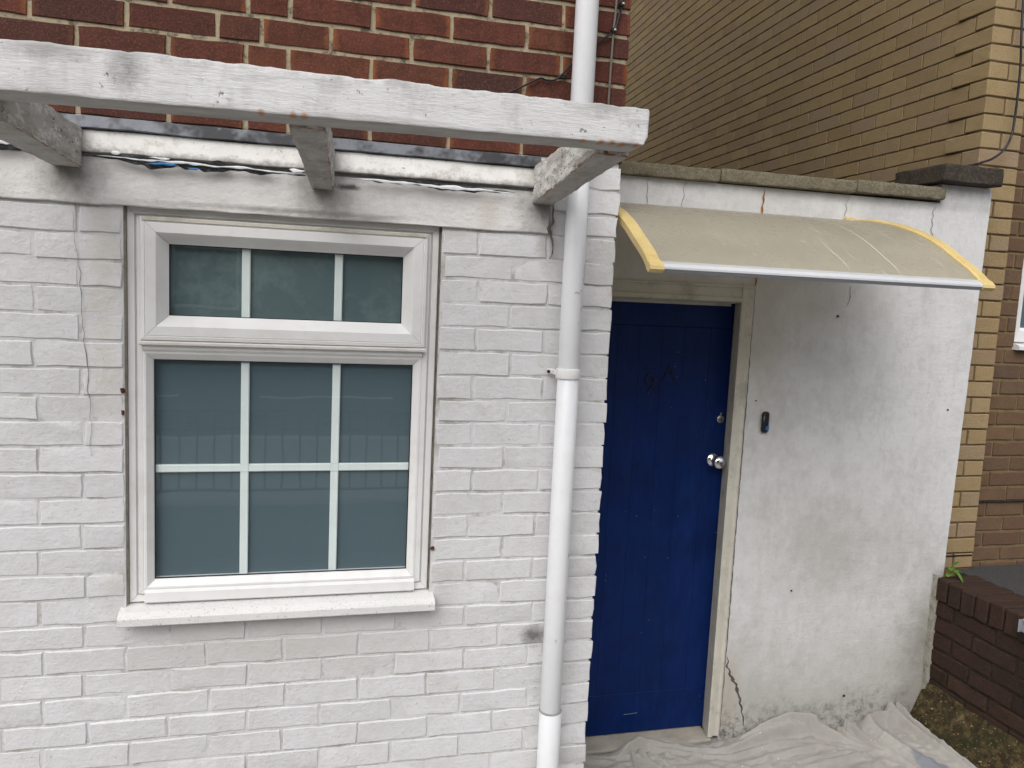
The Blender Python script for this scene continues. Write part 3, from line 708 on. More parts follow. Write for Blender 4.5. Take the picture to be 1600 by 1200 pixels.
# ================================================================== CANOPY FRAME (white timber, in front of the house)
frame = empty('canopy_frame', (.65, -.35, G + .1), 'bare white timber canopy frame with flaking paint above the window', 'canopy frame')
FB = -.70; FT = .10
def zb(x): return .1555 + .011 * (x - .6)
xa, xb = -.75, 1.362
cc = [[[(x, y, G + (zb(x) if k == 0 else .2475 + (.001 if x > 0 else 0))) for k in (0, 1)] for y in (FB, FB + FT)] for x in (xa, xb)]
vs, fs = hexa(cc, (150, 6, 9), .007, .0012, 14, 11, .0016, 21)
# torn, uneven top edge
for v in vs:
    t = (v.z - (G + .215)) / .035
    if t > 0: v.z += min(t, 1) * (.004 * nz((v.x, 0, 0), 16, 4) + .0035 * nz((v.x, 1, 0), 55, 6))
    if v.x > xb - .03 and v.z < G + .185: v.x -= .012 * (1 - (xb - v.x) / .03) * min(1, (G + .19 - v.z) / .03)
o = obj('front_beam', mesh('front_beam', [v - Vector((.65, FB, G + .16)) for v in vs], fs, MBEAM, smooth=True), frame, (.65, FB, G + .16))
o['label'] = 'thick front beam with brushed flaking white paint and rust spots'
BR = [((-.062, .014), (-.078, .018), (.098, .200), (.110, .205)), ((.616, .681), (.5635, .642), (.088, .205), (.150, .232)), ((1.284, 1.352), (1.268, 1.3575), (.092, .207), (.154, .236))]
for i, (wx, fx, wz, fz) in enumerate(BR):
    cc = [[[None, None], [None, None]], [[None, None], [None, None]]]
    for a in (0, 1):
        for j, (xx, zz, y) in enumerate(((fx, fz, FB + FT + .0005), (wx, wz, -.004))):
            for k in (0, 1): cc[a][j][k] = (xx[a], y, G + zz[k])
    vs, fs = hexa(cc, (5, 40, 8), .006, .0016, 18, 30 + i, .004, 30)
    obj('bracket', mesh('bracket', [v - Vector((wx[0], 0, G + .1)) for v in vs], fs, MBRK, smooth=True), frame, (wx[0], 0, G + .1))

# ================================================================== DOWNPIPE
pipe = empty('downpipe', (1.413, -.06, 0), 'round white plastic rainwater downpipe between window and blue door', 'downpipe')
def cyl(name, x, z0, z1, r, mat=MPIPE, n=32, y=-.06):
    pr = [(r - .002, z0), (r, z0 + .003), (r, z1 - .003), (r - .002, z1)]
    return MB().lathe((x, y, G), (0, 0, 1), pr, n).build(name, mat, pipe, (x, y, G + z0), smooth=True)
cyl('pipe', 1.4130, -.445, .2, .0335); cyl('pipe', 1.4095, .2, 2.1, .0350)
cyl('pipe', 1.4145, -1.552, -.446, .0345); cyl('pipe', 1.417, -G, -1.556, .0370)
cyl('joint_ring', 1.4155, -1.5575, -1.5505, .0380, simple('grey_joint', (.30, .30, .29), .6, .3))
cb = MB().lathe((1.4135, -.06, G), (0, 0, 1), [(.0345, -.446), (.0385, -.445), (.0395, -.442), (.0395, -.418), (.0385, -.415), (.0345, -.414)], 32)
cb.build('clip', MUPVC, pipe, (1.4135, -.06, G - .43), smooth=True)
MB().cbox(1.358, 1.382, -.016, -.006, G - .438, G - .420, .003).cbox(1.372, 1.382, -.050, -.008, G - .437, G - .421, .002).build('clip_lug', MUPVC, pipe, (1.37, -.01, G - .43))
MB().lathe((1.362, -.016, G - .429), (0, -1, 0), [(.0055, -.001), (.0055, .002), (.003, .003)], 12).build('screw', MBLK, pipe, (1.362, -.016, G - .429))
for (x, z, w_, h_, a) in ((1.42, -.175, .024, .0022, .35), (1.437, -.135, .003, .004, 0), (1.436, -.225, .003, .006, .3), (1.425, -.27, .003, .0025, 0), (1.444, -1.02, .004, .008, 0), (1.41, -1.30, .003, .004, 0)):
    yy = -.06 - math.sqrt(max(0, .0352 ** 2 - (x - 1.4137) ** 2)) - .0004
    v, f = [], []; n = 8
    for i in range(n + 1):
        t = i / n - .5; px = x + t * w_ * math.cos(a); pz = z + t * w_ * math.sin(a) + .004 * math.sin(i); py = -.06 - math.sqrt(max(1e-6, .0356 ** 2 - (px - 1.4137) ** 2))
        v += [(px, py, G + pz - h_ / 2), (px, py, G + pz + h_ / 2)]
    f = [(2 * i, 2 * i + 2, 2 * i + 3, 2 * i + 1) for i in range(n)]
    obj('scuff', mesh('scuff', v, f, simple('scuff_mark', (.22, .22, .23), .7, .2)), pipe)

# cables on the red wall
def cable(name, pts, r, mat, label, sub=10):
    P = [Vector(p) for p in pts]; out = []
    for i in range(len(P) - 1):
        p0, p1, p2, p3 = P[max(i - 1, 0)], P[i], P[i + 1], P[min(i + 2, len(P) - 1)]
        for t in range(sub):
            t = t / sub; out.append(.5 * ((2 * p1) + (-p0 + p2) * t + (2 * p0 - 5 * p1 + 4 * p2 - p3) * t * t + (-p0 + 3 * p1 - 3 * p2 + p3) * t ** 3))
    out.append(P[-1])
    return tag(MB().tube(out, r, 8).build(name, mat, None, out[0], smooth=True), label, 'cable')
c1 = cable('cable', [(1.514, -.012, G + .25), (1.514, -.010, G + .43), (1.5165, -.010, G + .63), (1.521, -.010, G + .75), (1.525, -.010, G + 1.3)], .0036, MCABG, 'thin grey cable running straight up the red bricks beside the white pipe')
c2 = cable('cable', [(1.415, -.010, G + .545), (1.475, -.010, G + .60), (1.515, -.014, G + .634), (1.532, -.010, G + .68), (1.538, -.012, G + .72), (1.541, -.010, G + .80), (1.54, -.010, G + 1.3)], .0032, MCABB, 'black cable clipped diagonally across red bricks right of the pipe')
c3 = cable('cable', [(1.17, -.010, G + .405), (1.23, -.012, G + .437), (1.285, -.012, G + .468), (1.31, -.011, G + .466), (1.345, -.012, G + .476), (1.40, -.012, G + .54)], .0032, MCABB, 'short black cable slanting over red bricks left of the pipe')
for par, x, z in ((c2, 1.516, .636), (c2, 1.538, .716)):
    MB().cbox(x - .008, x + .008, -.022, -.003, G + z - .006, G + z + .006, .002).build('cable_clip', MBLK, par)
    MB().lathe((x + .002, -.022, G + z), (0, -1, 0), [(.004, -.001), (.004, .002), (.002, .003)], 10).build('nail', MLOCK, par)
MB().cbox(1.345, 1.374, -.012, -.002, G + .475, G + .488, .003).build('cable_clip', MBLK, c3)

# ================================================================== RENDERED WALL WITH THE BLUE DOOR
YB = .5; YD = .58
ent = empty('entrance_wall', (2.6, .6, 0), 'dirty white rendered wall with blue door, stone coping and dark pier cap', 'wall')
def slab_face(x0, x1, z0, z1, nx, nzz, xr=None):
    v = []; f = []
    for j in range(nzz + 1):
        z = lerp(z0, z1, j / nzz); xe = xr(z) if xr else x1
        for i in range(nx + 1):
            x = lerp(x0, xe, i / nx); v.append((x, YB + .0022 * nz((x, z, 0), 3.5, 8) + .0010 * nz((x, z, 2), 12, 9), G + z))
    for j in range(nzz):
        for i in range(nx): p = j * (nx + 1) + i; f.append((p, p + 1, p + nx + 2, p + nx + 1))
    return v, f
xr = lambda z: 3.474 + .0185 * (z + 1.3) + .0012 * nz((z, 3, 0), 14, 2)
body = MB(); v, f = slab_face(2.379, 3.5, -G, .283, 70, 140, xr); body.add(v, f)
v, f = slab_face(1.575, 2.379, -.113, .283, 40, 26); body.add(v, f)
v, f = slab_face(3.24, 3.5, .283, .362, 14, 6, xr); body.add(v, f)
body.add([(xr(z), y, G + z) for z in (-G, .362) for y in (YB + .001, .597)], [(0, 1, 3, 2)])
body.box(2.379, 3.45, YB + .006, .597, 0, G + .283).box(1.575, 2.379, YB + .006, .72, G - .113, G + .283).box(3.24, 3.47, YB + .006, .597, G + .283, G + .362)
o = body.build('rendered_face', MREN, ent, fix=False, smooth=False); auto_smooth(o.data)
for i, (a, b, sdd) in enumerate(((1.576, 2.1765, 1), (2.1805, 2.7990, 2), (2.8030, 3.2385, 3))):
    block('coping_stone', MCOPE, ent, a, b, .468, .745, G + .284 + i * .004, G + .333 + i * .0055, (26, 6, 3), .006, .0018, 20, 40 + i, .003, 40)
cap = block('pier_cap', MCAP, ent, 3.197, 3.497, .437, .745, G + .364, G + .440, (14, 14, 4), .008, .002, 20, 51, .004, 30); cap['label'] = 'dark weathered slab capping the end pier'
ribbon('crack', MCRACK, ent, [(2.388, -1.70), (2.402, -1.75), (2.414, -1.785), (2.436, -1.82), (2.456, -1.85), (2.478, -1.92), (2.503, -2.03)], .013, YB - .0030, seed=3, amp=.012)
ribbon('crack', MHAIR, ent, [(2.04, .28), (2.035, .235), (2.037, .17)], .003, YB - .003, seed=4, amp=.008)
ribbon('crack', MHAIR, ent, [(1.885, .28), (1.883, .2), (1.882, .16)], .0022, YB - .003, seed=14, amp=.008)
ribbon('crack', MHAIR, ent, [(3.215, .265), (3.205, .22), (3.214, .15), (3.212, .08), (3.206, .03)], .004, YB - .003, seed=6, amp=.015)
ribbon('crack', MHAIR, ent, [(2.78, .27), (2.772, .2), (2.776, .12)], .0022, YB - .003, seed=16, amp=.010)
ribbon('crack', MHAIR, ent, [(2.83, -.09), (2.835, -.14), (2.825, -.18)], .003, YB - .003, seed=7, amp=.008)
ribbon('crack', MCRACK, ent, [(2.3845, -.115), (2.3845, -.6), (2.3840, -1.1), (2.3850, -1.6), (2.3845, -2.06)], .0045, YB - .0045, seed=12, amp=.003, sub=30)
ribbon('rust_streak', MRUST, ent, [(2.390, .272), (2.389, .22), (2.384, .165)], .009, YB - .0033, seed=1, amp=.006)
ribbon('rust_streak', MRUST, ent, [(2.386, -.06), (2.386, -.09), (2.383, -.125)], .005, YB - .0033, seed=2)
for x, z, r in ((2.785, -.22, .0055), (3.395, -.615, .004), (2.68, -1.42, .004), (2.43, -.585, .003), (3.0, -1.93, .006)):
    MB().lathe((x, YB - .004, G + z), (0, 1, 0), [(r, 0), (r, .004), (r * .5, .004)], 8).build('screw_hole', MBLK, ent, (x, YB - .004, G + z))
v, f = [], []; nseg = 50                                # broken render edge above the boundary wall
for i in range(nseg + 1):
    z = lerp(-2.06, -1.375, i / nseg); a = .010 * nz((z, 1, 0), 25, 2)
    v += [(3.412 + a * .7 + .006 * (1 - i / nseg), YB - .002, G + z), (3.417 + a * .7, YB - .022, G + z), (3.436, YB - .026, G + z)]
for i in range(nseg): p = i * 3; f += [(p, p + 1, p + 4, p + 3), (p + 1, p + 2, p + 5, p + 4)]
obj('render_fillet', mesh('render_fillet', v, f, simple('dirty_render_edge', (.36, .34, .29), .9, .2, .3, 20, .006, 60, dirt=(.09, .085, .06), dscale=18, dk=.9)), ent)

# door frame
DX = 2.349
jb = MB().prism([(2.326, YB - .006), (2.332, YB - .010), (2.346, YB - .010), (2.350, YB - .002), (2.366, YB - .002), (2.376, YB - .007), (2.383, YB - .004), (2.383, .66), (DX, .66), (DX, YD - .006), (DX - .006, YD - .012)], 'z', .02, G - .1125)
o = jb.build('door_frame', MTIMB, ent, (2.35, YB, 0)); o['label'] = 'peeling cream timber door frame'
MB().prism([(YB - .004, G - .1125), (YB - .012, G - .116), (YB - .012, G - .120), (YB - .004, G - .124), (YB - .003, G - .160), (YB - .010, G - .1635), (YB - .011, G - .178), (YB - .004, G - .182), (YD - .006, G - .190), (YD - .006, G - .20), (.66, G - .20), (.66, G - .1125)], 'x', 1.575, 2.3255).build('frame_head', MTIMB, o)
MB().prism([(YB - .004, G - .1125), (YB - .012, G - .116), (YB - .012, G - .120), (YB - .004, G - .124), (YB + .02, G - .124), (YB + .02, G - .1125)], 'x', 2.3256, 2.384).build('frame_head', MTIMB, o)
block('threshold', simple('worn_threshold', (.40, .37, .32), .85, .2, .25, 12, .005, 60), ent, 1.6, 2.34, YB - .02, YD + .05, 0, .018, (20, 4, 1), .006, .001, 20, 3)
# door leaf: rails, stiles and boards
door = MB().box(1.595, DX - .001, YD + .010, YD + .045, .022, G - .188).build('door', MDOOR, ent, (1.97, YD, .02)); door['label'] = 'glossy dark blue boarded front door'
def dpart(name, x0, x1, z0, z1, y0=YD, c=.0018):
    MB().cbox(x0, x1, y0, YD + .0115, z0, z1, c).build(name, MDOOR, door, (x0, y0, z0))
RT, RBm = G - .293, G - 1.875
dpart('top_rail', 1.596, DX - .002, RT + .0006, G - .189); dpart('bottom_rail', 1.596, DX - .002, .023, RBm - .0006)
dpart('stile', 2.2455, DX - .002, RBm, RT); dpart('stile', 1.596, 1.637, RBm, RT)
px = [1.6375, 1.733, 1.8315, 1.9295, 2.030, 2.1275, 2.245]
for a, b in zip(px, px[1:]): dpart('board', a + .0002, b - .0002, RBm + .0008, RT - .0008, YD + .0003, .0006)
knob = MB().lathe((2.297, YD, G - .852), (0, -1, 0), [(.027, -.0005), (.027, .003), (.024, .006), (.017, .008), (.0125, .012), (.0115, .030), (.016, .036), (.024, .041), (.0285, .050), (.0285, .057), (.025, .065), (.016, .070), (.004, .0715)], 36)
o = knob.build('door_knob', MCHROME, door, (2.297, YD, G - .852), smooth=True); o['label'] = 'round chrome door knob'
lk = MB().lathe((2.318, YD, G - .677), (0, -1, 0), [(.0165, -.0005), (.0165, .004), (.0145, .006), (.009, .0065), (.0085, .009), (.003, .0092)], 28)
o = lk.build('lock_cylinder', MLOCK, door, (2.318, YD, G - .677), smooth=True)
MB().cbox(2.3155, 2.3205, YD - .010, YD - .0088, G - .683, G - .672, .0004).build('keyhole', MBLK, door)
MB().cbox(2.314, 2.322, YD - .008, YD - .0002, G - .661, G - .648, .002).build('lock_lug', MLOCK, door)
def glyph(ch, x, z, h, name):
    cu = bpy.data.curves.new(name, 'FONT'); cu.body = ch; cu.size = h / .70; cu.extrude = .0022; cu.bevel_depth = .0006; cu.align_x = 'CENTER'; cu.align_y = 'CENTER'
    to = bpy.data.objects.new('tmp', cu); COL.objects.link(to); dg = bpy.context.evaluated_depsgraph_get()
    me = bpy.data.meshes.new_from_object(to.evaluated_get(dg)); bpy.data.objects.remove(to); me.transform(Matrix.Rotation(math.pi / 2, 4, 'X')); me.materials.clear(); me.materials.append(MNUM)
    return obj(name, me, door, (x, YD - .0005, G + z))
glyph('9', 1.986, -.535, .082, 'numeral'); glyph('A', 2.070, -.488, .066, 'letter')
v, f = [], []
for i in range(13): t = i / 12; v += [(1.965 + .062 * t, YD - .0012, G - 1.972 + .003 * t + .0006 * math.sin(9 * t)), (1.965 + .062 * t, YD - .0012, G - 1.9705 + .003 * t + .0006 * math.sin(9 * t))]
f = [(2 * i, 2 * i + 2, 2 * i + 3, 2 * i + 1) for i in range(12)]
obj('scratch', mesh('scratch', v, f, simple('pale_door_scratch', (.35, .38, .42), .6)), door)

# doorbell
bell = empty('doorbell', (2.475, YB, G - .72), 'small black doorbell with a blue square button on the white wall', 'doorbell')
MB().cbox(2.4585, 2.4925, YB - .022, YB - .002, G - .719, G - .629, .008).build('casing', MBLK, bell, (2.4755, YB, G - .719), smooth=True)
MB().cbox(2.4735, 2.4885, YB - .0245, YB - .0215, G - .706, G - .689, .0012).build('button', MBTN, bell, (2.481, YB - .022, G - .70))

# ================================================================== DOOR CANOPY
can = empty('door_canopy', (2.2, .1, G - .1), 'curved smoky plastic door canopy with gold end brackets and aluminium front edge', 'canopy')
ARC = [(-.224, -.083), (-.19, -.0555), (-.154, -.031), (-.09, .0065), (-.03, .043), (.037, .076), (.108, .1045), (.21, .135), (.318, .157), (.41, .170), (.497, .177)]
def arc(t):
    x = t * (len(ARC) - 1); i = min(int(x), len(ARC) - 2); u = x - i
    P = [Vector((0, *ARC[max(0, min(len(ARC) - 1, q))])) for q in (i - 1, i, i + 1, i + 2)]
    r = .5 * ((2 * P[1]) + (-P[0] + P[2]) * u + (2 * P[0] - 5 * P[1] + 4 * P[2] - P[3]) * u * u + (-P[0] + 3 * P[1] - 3 * P[2] + P[3]) * u ** 3)
    return r.y, r.z
def arcn(t):
    a = arc(max(0, t - .01)); b = arc(min(1, t + .01)); d = Vector((0, b[0] - a[0], b[1] - a[1])).normalized(); return Vector((0, -d.z, d.y))
NS, NX = 40, 24; CXL, CXR = 1.612, 2.812
v, f = [], []
for lay in (0, -.0055):
    for j in range(NS + 1):
        y, z = arc(j / NS); n = arcn(j / NS)
        for i in range(NX + 1): v.append((lerp(CXL + .01, CXR - .01, i / NX), y + n.y * lay, G + z + n.z * lay))
half = (NS + 1) * (NX + 1)
for j in range(NS):
    for i in range(NX):
        p = j * (NX + 1) + i; f.append((p, p + 1, p + NX + 2, p + NX + 1)); q = p + half; f.append((q, q + NX + 1, q + NX + 2, q + 1))
for i in range(NX): f.append((i, half + i, half + i + 1, i + 1)); p = NS * (NX + 1) + i; f.append((p, p + 1, half + p + 1, half + p))
o = obj('canopy_sheet', mesh('canopy_sheet', v, f, MSHEET, smooth=True), can); o['label'] = 'scratched smoky ribbed polycarbonate sheet'
for xc in (CXL, CXR):
    v, f = [], []; prof = [(-.021, -.016), (-.021, .004), (-.016, .009), (.016, .009), (.021, .004), (.021, -.016)]
    T0 = -.02
    for j in range(NS + 1):
        t = j / NS; y, z = arc(t); n = arcn(t)
        for (dx, h) in prof: v.append((xc + dx, y + n.y * h, G + z + n.z * h))
    m_ = len(prof)
    for j in range(NS):
        for k in range(m_): p = j * m_ + k; q = j * m_ + (k + 1) % m_; f.append((p, q, q + m_, p + m_))
    f += [tuple(range(m_))[::-1], tuple(NS * m_ + k for k in range(m_))]
    bo = obj('canopy_bracket', mesh('canopy_bracket', v, f, MGOLD), can); auto_smooth(bo.data)
    # moulded foot with ridges and the rear fixing leg
    ft = MB(); y, z = ARC[0]
    ft.prism([(y + .012, G + z + .016), (y - .004, G + z + .009), (y - .016, G + z - .002), (y - .018, G + z - .012), (y - .006, G + z - .022), (y + .014, G + z - .010)], 'x', xc - .0235, xc + .0235)
    ft.build('bracket_foot', MGOLD, bo)
    for q in (.055, .068, .081):
        yy, zz = arc(q); n = arcn(q); a, b = Vector((0, yy, G + zz)) + n * .0085, n * .0022
        MB().tube([Vector((xc - .014, a.y, a.z)), Vector((xc + .014, a.y, a.z))], .0018, 6).build('foot_ridge', MGOLD, bo)
    leg = MB().prism([(.497, G - .02), (.482, G - .02), (.44, G + .005), (.30, G + .075), (.16, G + .110), (.20, G + .118), (.34, G + .100), (.482, G + .05), (.497, G + .05)], 'x', xc - .010, xc + .010)
    leg.build('bracket_stay', simple('dark_gold', (.22, .16, .06), .6, .3, .3, 20), bo)  # stay in a darker tone of the bracket gold
MB().cbox(2.765, 2.80, .470, .497, G + .168, G + .190, .003).build('wall_lug', MGOLD, can)
y, z = ARC[0]
fr = MB().prism([(y + .012, G + z + .014), (y - .006, G + z + .006), (y - .014, G + z - .004), (y - .014, G + z - .010), (y - .002, G + z - .010), (y + .014, G + z + .004)], 'x', CXL + .0215, CXR - .0215)
o = fr.build('front_rail', MALU, can); 
MB().prism([(y - .013, G + z - .0105), (y - .010, G + z - .0205), (y + .002, G + z - .0205), (y + .004, G + z - .0105)], 'x', CXL + .022, CXR - .022).build('drip_seal', MALUD, can)
for (x, t0, t1, w_, dx) in ((2.30, .08, .42, .0030, .0), (2.49, .05, .72, .0038, .0), (2.36, .20, .30, .0025, .0), (2.33, .44, .60, .0025, 0), (2.43, .04, .09, .003, 0), (2.62, .42, .56, .0028, 0), (2.70, .20, .30, .0028, 0), (2.56, .6, .68, .003, 0), (2.72, .4, .5, .0025, 0), (2.22, .35, .38, .004, 0), (1.98, .2, .215, .005, 0), (2.66, .05, .075, .003, 0), (1.90, .28, .29, .006, 0), (2.74, .10, .2, .002, 0)):
    v = []
    for i in range(13):
        t = lerp(t0, t1, i / 12); yy, zz = arc(t); n = arcn(t); ww = w_ * (.25 + .75 * math.sin(math.pi * i / 12)) / 2; xx = x + dx * i / 12 + .003 * math.sin(i * .5)
        v += [(xx - ww, yy + n.y * .0007, G + zz + n.z * .0007), (xx + ww, yy + n.y * .0007, G + zz + n.z * .0007)]
    obj('scratch', mesh('scratch', v, [(2 * i, 2 * i + 1, 2 * i + 3, 2 * i + 2) for i in range(12)], MSCR), can)

# ================================================================== YELLOW BRICK BUILDING
yb = empty('yellow_brick_building', (3.6, .7, 0), 'tall yellow brick building with a long flank wall behind the white wall', 'building')
TH = math.atan(.0577); FU = Vector((math.sin(TH), math.cos(TH), 0)); FN = Vector((-math.cos(TH), math.sin(TH), 0)); FO = Vector((3.512, .60, 0))
core = MB(); a = FO - FN * .0032; b = a + FU * 7.5
core.add([(p.x, p.y, z) for z in (0, G + 4.2) for p in (a + FU * .006 , b, b + Vector((.3, 0, 0)), Vector((3.720, .607, 0)))], [(0, 1, 5, 4), (1, 2, 6, 5), (2, 3, 7, 6), (3, 0, 4, 7), (4, 5, 6, 7)])
fl = core.build('flank_wall', MYELM, yb); fl['label'] = 'yellow stock brickwork with dark recessed joints'
def project(p):
    q = m3.transposed() @ (Vector(p) - CAMPOS); d = -q.z
    return (512 + 1024 / 36 * cd.lens * q.x / d, 384 - 1024 / 36 * cd.lens * q.y / d, d)
cand = []
zk = 1.154
for n in range(-26, 40):
    z = 1.154 - .075 * n
    if z < .12 or z > 3.0: continue
    u = .1125 if n % 2 == 0 else .225
    while u < 7.0:
        c = FO + FU * (u + .1125) + Z3 * (G + z - .0375); px_, py_, d_ = project(c)
        cand.append((d_, c, -20 < px_ < 1040 and -20 < py_ < 172, (n, u))); u += .225
vis = sorted([q for q in cand if q[2]], key=lambda q: q[0]); rest = [q for q in cand if not q[2]]
VAR = []
for s in range(16):
    vs, fs = ring_brick(.2172, .0672, FU, FN, depth=.006, bev=.0015, jit=.0012, seed=5000 + s, flat=True)
    VAR.append((vs, fs, mesh('brick', vs, fs, MYEL, tones=[s / 16 * .9] * len(fs))))
NIND = 240
for i, (d_, c, q, key) in enumerate(vis[:NIND]):
    o = obj('brick', VAR[random.randrange(16)][2], fl, c + FN * random.uniform(-.0005, .001))
vs, fs, tn = [], [], []
for (d_, c, q, key) in vis[NIND:] + [r for r in rest if r[0] < 12]:
    v0, f0, _ = VAR[random.randrange(16)]; b = len(vs); t = random.random(); e = FN * random.uniform(-.0005, .001)
    vs += [v + c + e for v in v0]; fs += [tuple(i + b for i in f) for f in f0]; tn += [t] * len(f0)
o = obj('distant_bricks', mesh('distant_bricks', vs, fs, MYEL, tones=tn), fl); o['kind'] = 'stuff'
# corner pier, full bricks
bs = cbrick_mesh(.2150, .1025, .0668, MYEL, .003, .0015, 1); bs2 = cbrick_mesh(.2150, .1025, .0668, MYEL, .003, .0015, 5); bh = cbrick_mesh(.1025, .2150, .0668, MYEL, .003, .0015, 2); bh2 = cbrick_mesh(.1025, .2150, .0668, MYEL, .003, .0015, 9)
for n in range(-8, 34):
    z = G + 1.154 - .075 * n - .0375
    if z < .66: continue
    if n % 2 == 0: o = obj('brick', random.choice((bs, bs2)), fl, (3.512 + .1075, .600 + .05125 + random.uniform(-.0015, .0015), z))
    else:
        for q in (0, 1): o = obj('brick', random.choice((bh, bh2)), fl, (3.512 + .05125 + q * .1125, .600 + .1075 + random.uniform(-.0015, .0015), z))
pc = simple('damp_course_black', (.02, .02, .02), .4, .4); MB().box(3.5125, 3.722, .598, .72, G - 1.3365, G - 1.3285).build('damp_course', pc, yb)

cable('hanging_cable', [(3.62, .585, G + 1.45), (3.62, .560, G + 1.08), (3.637, .560, G + .916), (3.641, .560, G + .767), (3.639, .560, G + .684), (3.628, .555, G + .614), (3.594, .55, G + .549), (3.532, .545, G + .502), (3.458, .545, G + .474), (3.405, .56, G + .460), (3.35, .60, G + .452)], .0052, MCABB, 'black cable looping down the yellow brick corner to the pier cap')

# ================================================================== BROWN NEIGHBOUR WALL
nh = empty('neighbour_house', (4.2, .7, .66), 'brown brick neighbouring house front with white window, right of the yellow corner', 'house')
YN = .662; NW0, NZ0, NZ1 = 3.893, -.345, .75
cb = MB()
cb.box(3.7225, NW0, YN + .007, YN + .3, .5, G + 2.6).box(NW0, 7, YN + .007, YN + .3, .5, G + NZ0).box(NW0, 7, YN + .007, YN + .3, G + NZ1, G + 2.6)
nw = cb.build('front_wall', MBROM, nh); nw['label'] = 'mottled brown brickwork with buff mortar'
for n in range(-12, 26):
    z1 = -.489 + .075 * (6 - n) + .0; zc = z1 - .0375
    if zc < -1.44 or zc > 1.05: continue
    xs = [3.7235] + [3.7235 + (.225 if n % 2 else .1125) + .225 * i for i in range(5)]
    for a, b in zip(xs, xs[1:]):
        if NZ0 - .02 < zc < NZ1:
            if a >= NW0 - .02: continue
            b = min(b, NW0)
        r = random.Random(n * 57 + int(a * 100))
        lay_brick(nw, MBRO, ((a + b) / 2, YN + r.uniform(-.002, .001), G + zc), b - a - .010, .064, X3, -Y3, bev=.003, jit=.0015, seed=r.random())
nwin = MB(); mitre(nwin, NW0 + .004, 5.1, NZ0 + .035, NZ1, [(0, .75), (0, YN + .045), (.004, YN + .040), (.055, YN + .040), (.07, YN + .06), (.07, .75)])
nwo = nwin.build('window', MUPVC, nh, (4.4, .7, G + NZ0)); nwo['label'] = 'white framed window at the picture edge'
MB().add([(NW0 + .074, YN + .062, G + NZ0 + .105), (5.03, YN + .062, G + NZ0 + .105), (5.03, YN + .062, G + NZ1 - .07), (NW0 + .074, YN + .062, G + NZ1 - .07)], [(0, 1, 2, 3)]).build('pane', MGLASS, nwo, fix=False)
MB().box(NW0 + .06, 5.04, YN + .075, YN + .08, G + NZ0 + .09, G + NZ1 - .06).build('blind', MFILM, nwo)
MB().prism([(YN + .10, G + NZ0 + .033), (YN - .02, G + NZ0 + .026), (YN - .035, G + NZ0 + .018), (YN - .035, G + NZ0 + .002), (YN - .028, G + NZ0), (YN + .10, G + NZ0 + .004)], 'x', NW0 - .008, 5.12).build('sill', MUPVC, nwo)
o = MB().tube([(3.725, YN - .008, G - 1.085), (3.95, YN - .008, G - 1.088), (4.8, YN - .008, G - 1.086)], .0045, 8).build('wall_cable', MCABB, None, (3.95, YN, G - 1.088)); tag(o, 'thin black cable running level along the brown brick wall', 'cable')

# ================================================================== DARK BOUNDARY WALL
bw = empty('boundary_wall', (3.54, -.4, 0), 'low dark red brick boundary wall with brick-on-edge top beside the yellow corner', 'wall')
XW = 3.432; TOP = G - 1.387; Y0W, Y1W = .492, -2.9
bc = MB().box(XW + .010, 3.640, Y1W, Y0W, 0, TOP - .012).build('wall_core', MDRKM, bw)
cbk = [cbrick_mesh(.222, .066, .1035, MDRK, .005, .003, 60 + s) for s in range(5)]
y = Y0W - .036; k = 0
while y > -1.6:
    o = obj('coping_brick', random.choice(cbk), bc, (XW + .104 + random.uniform(-.003, .003), y, TOP - .052 + random.uniform(-.003, .002))); o.rotation_euler = (random.uniform(-.03, .03), random.uniform(-.02, .02), random.uniform(-.02, .02)); y -= .0755; k += 1
NXv = Vector((-1, 0, 0)); UY = Vector((0, -1, 0))
for n in range(7):
    zc = TOP - .105 - .075 * n - .0375; y = Y0W - .004 - (.0 if n % 2 else -.1125)
    while y > -1.5:
        a, b = min(y, Y0W), y - .225
        if a - b > .04:
            r = random.Random(n * 71 + int(y * 100))
            lay_brick(bc, MDRK, (XW + r.uniform(-.002, .002), (a + b) / 2, zc), a - b - .011, .065, UY, NXv, bev=.005, jit=.003, seed=r.random())
        y -= .225
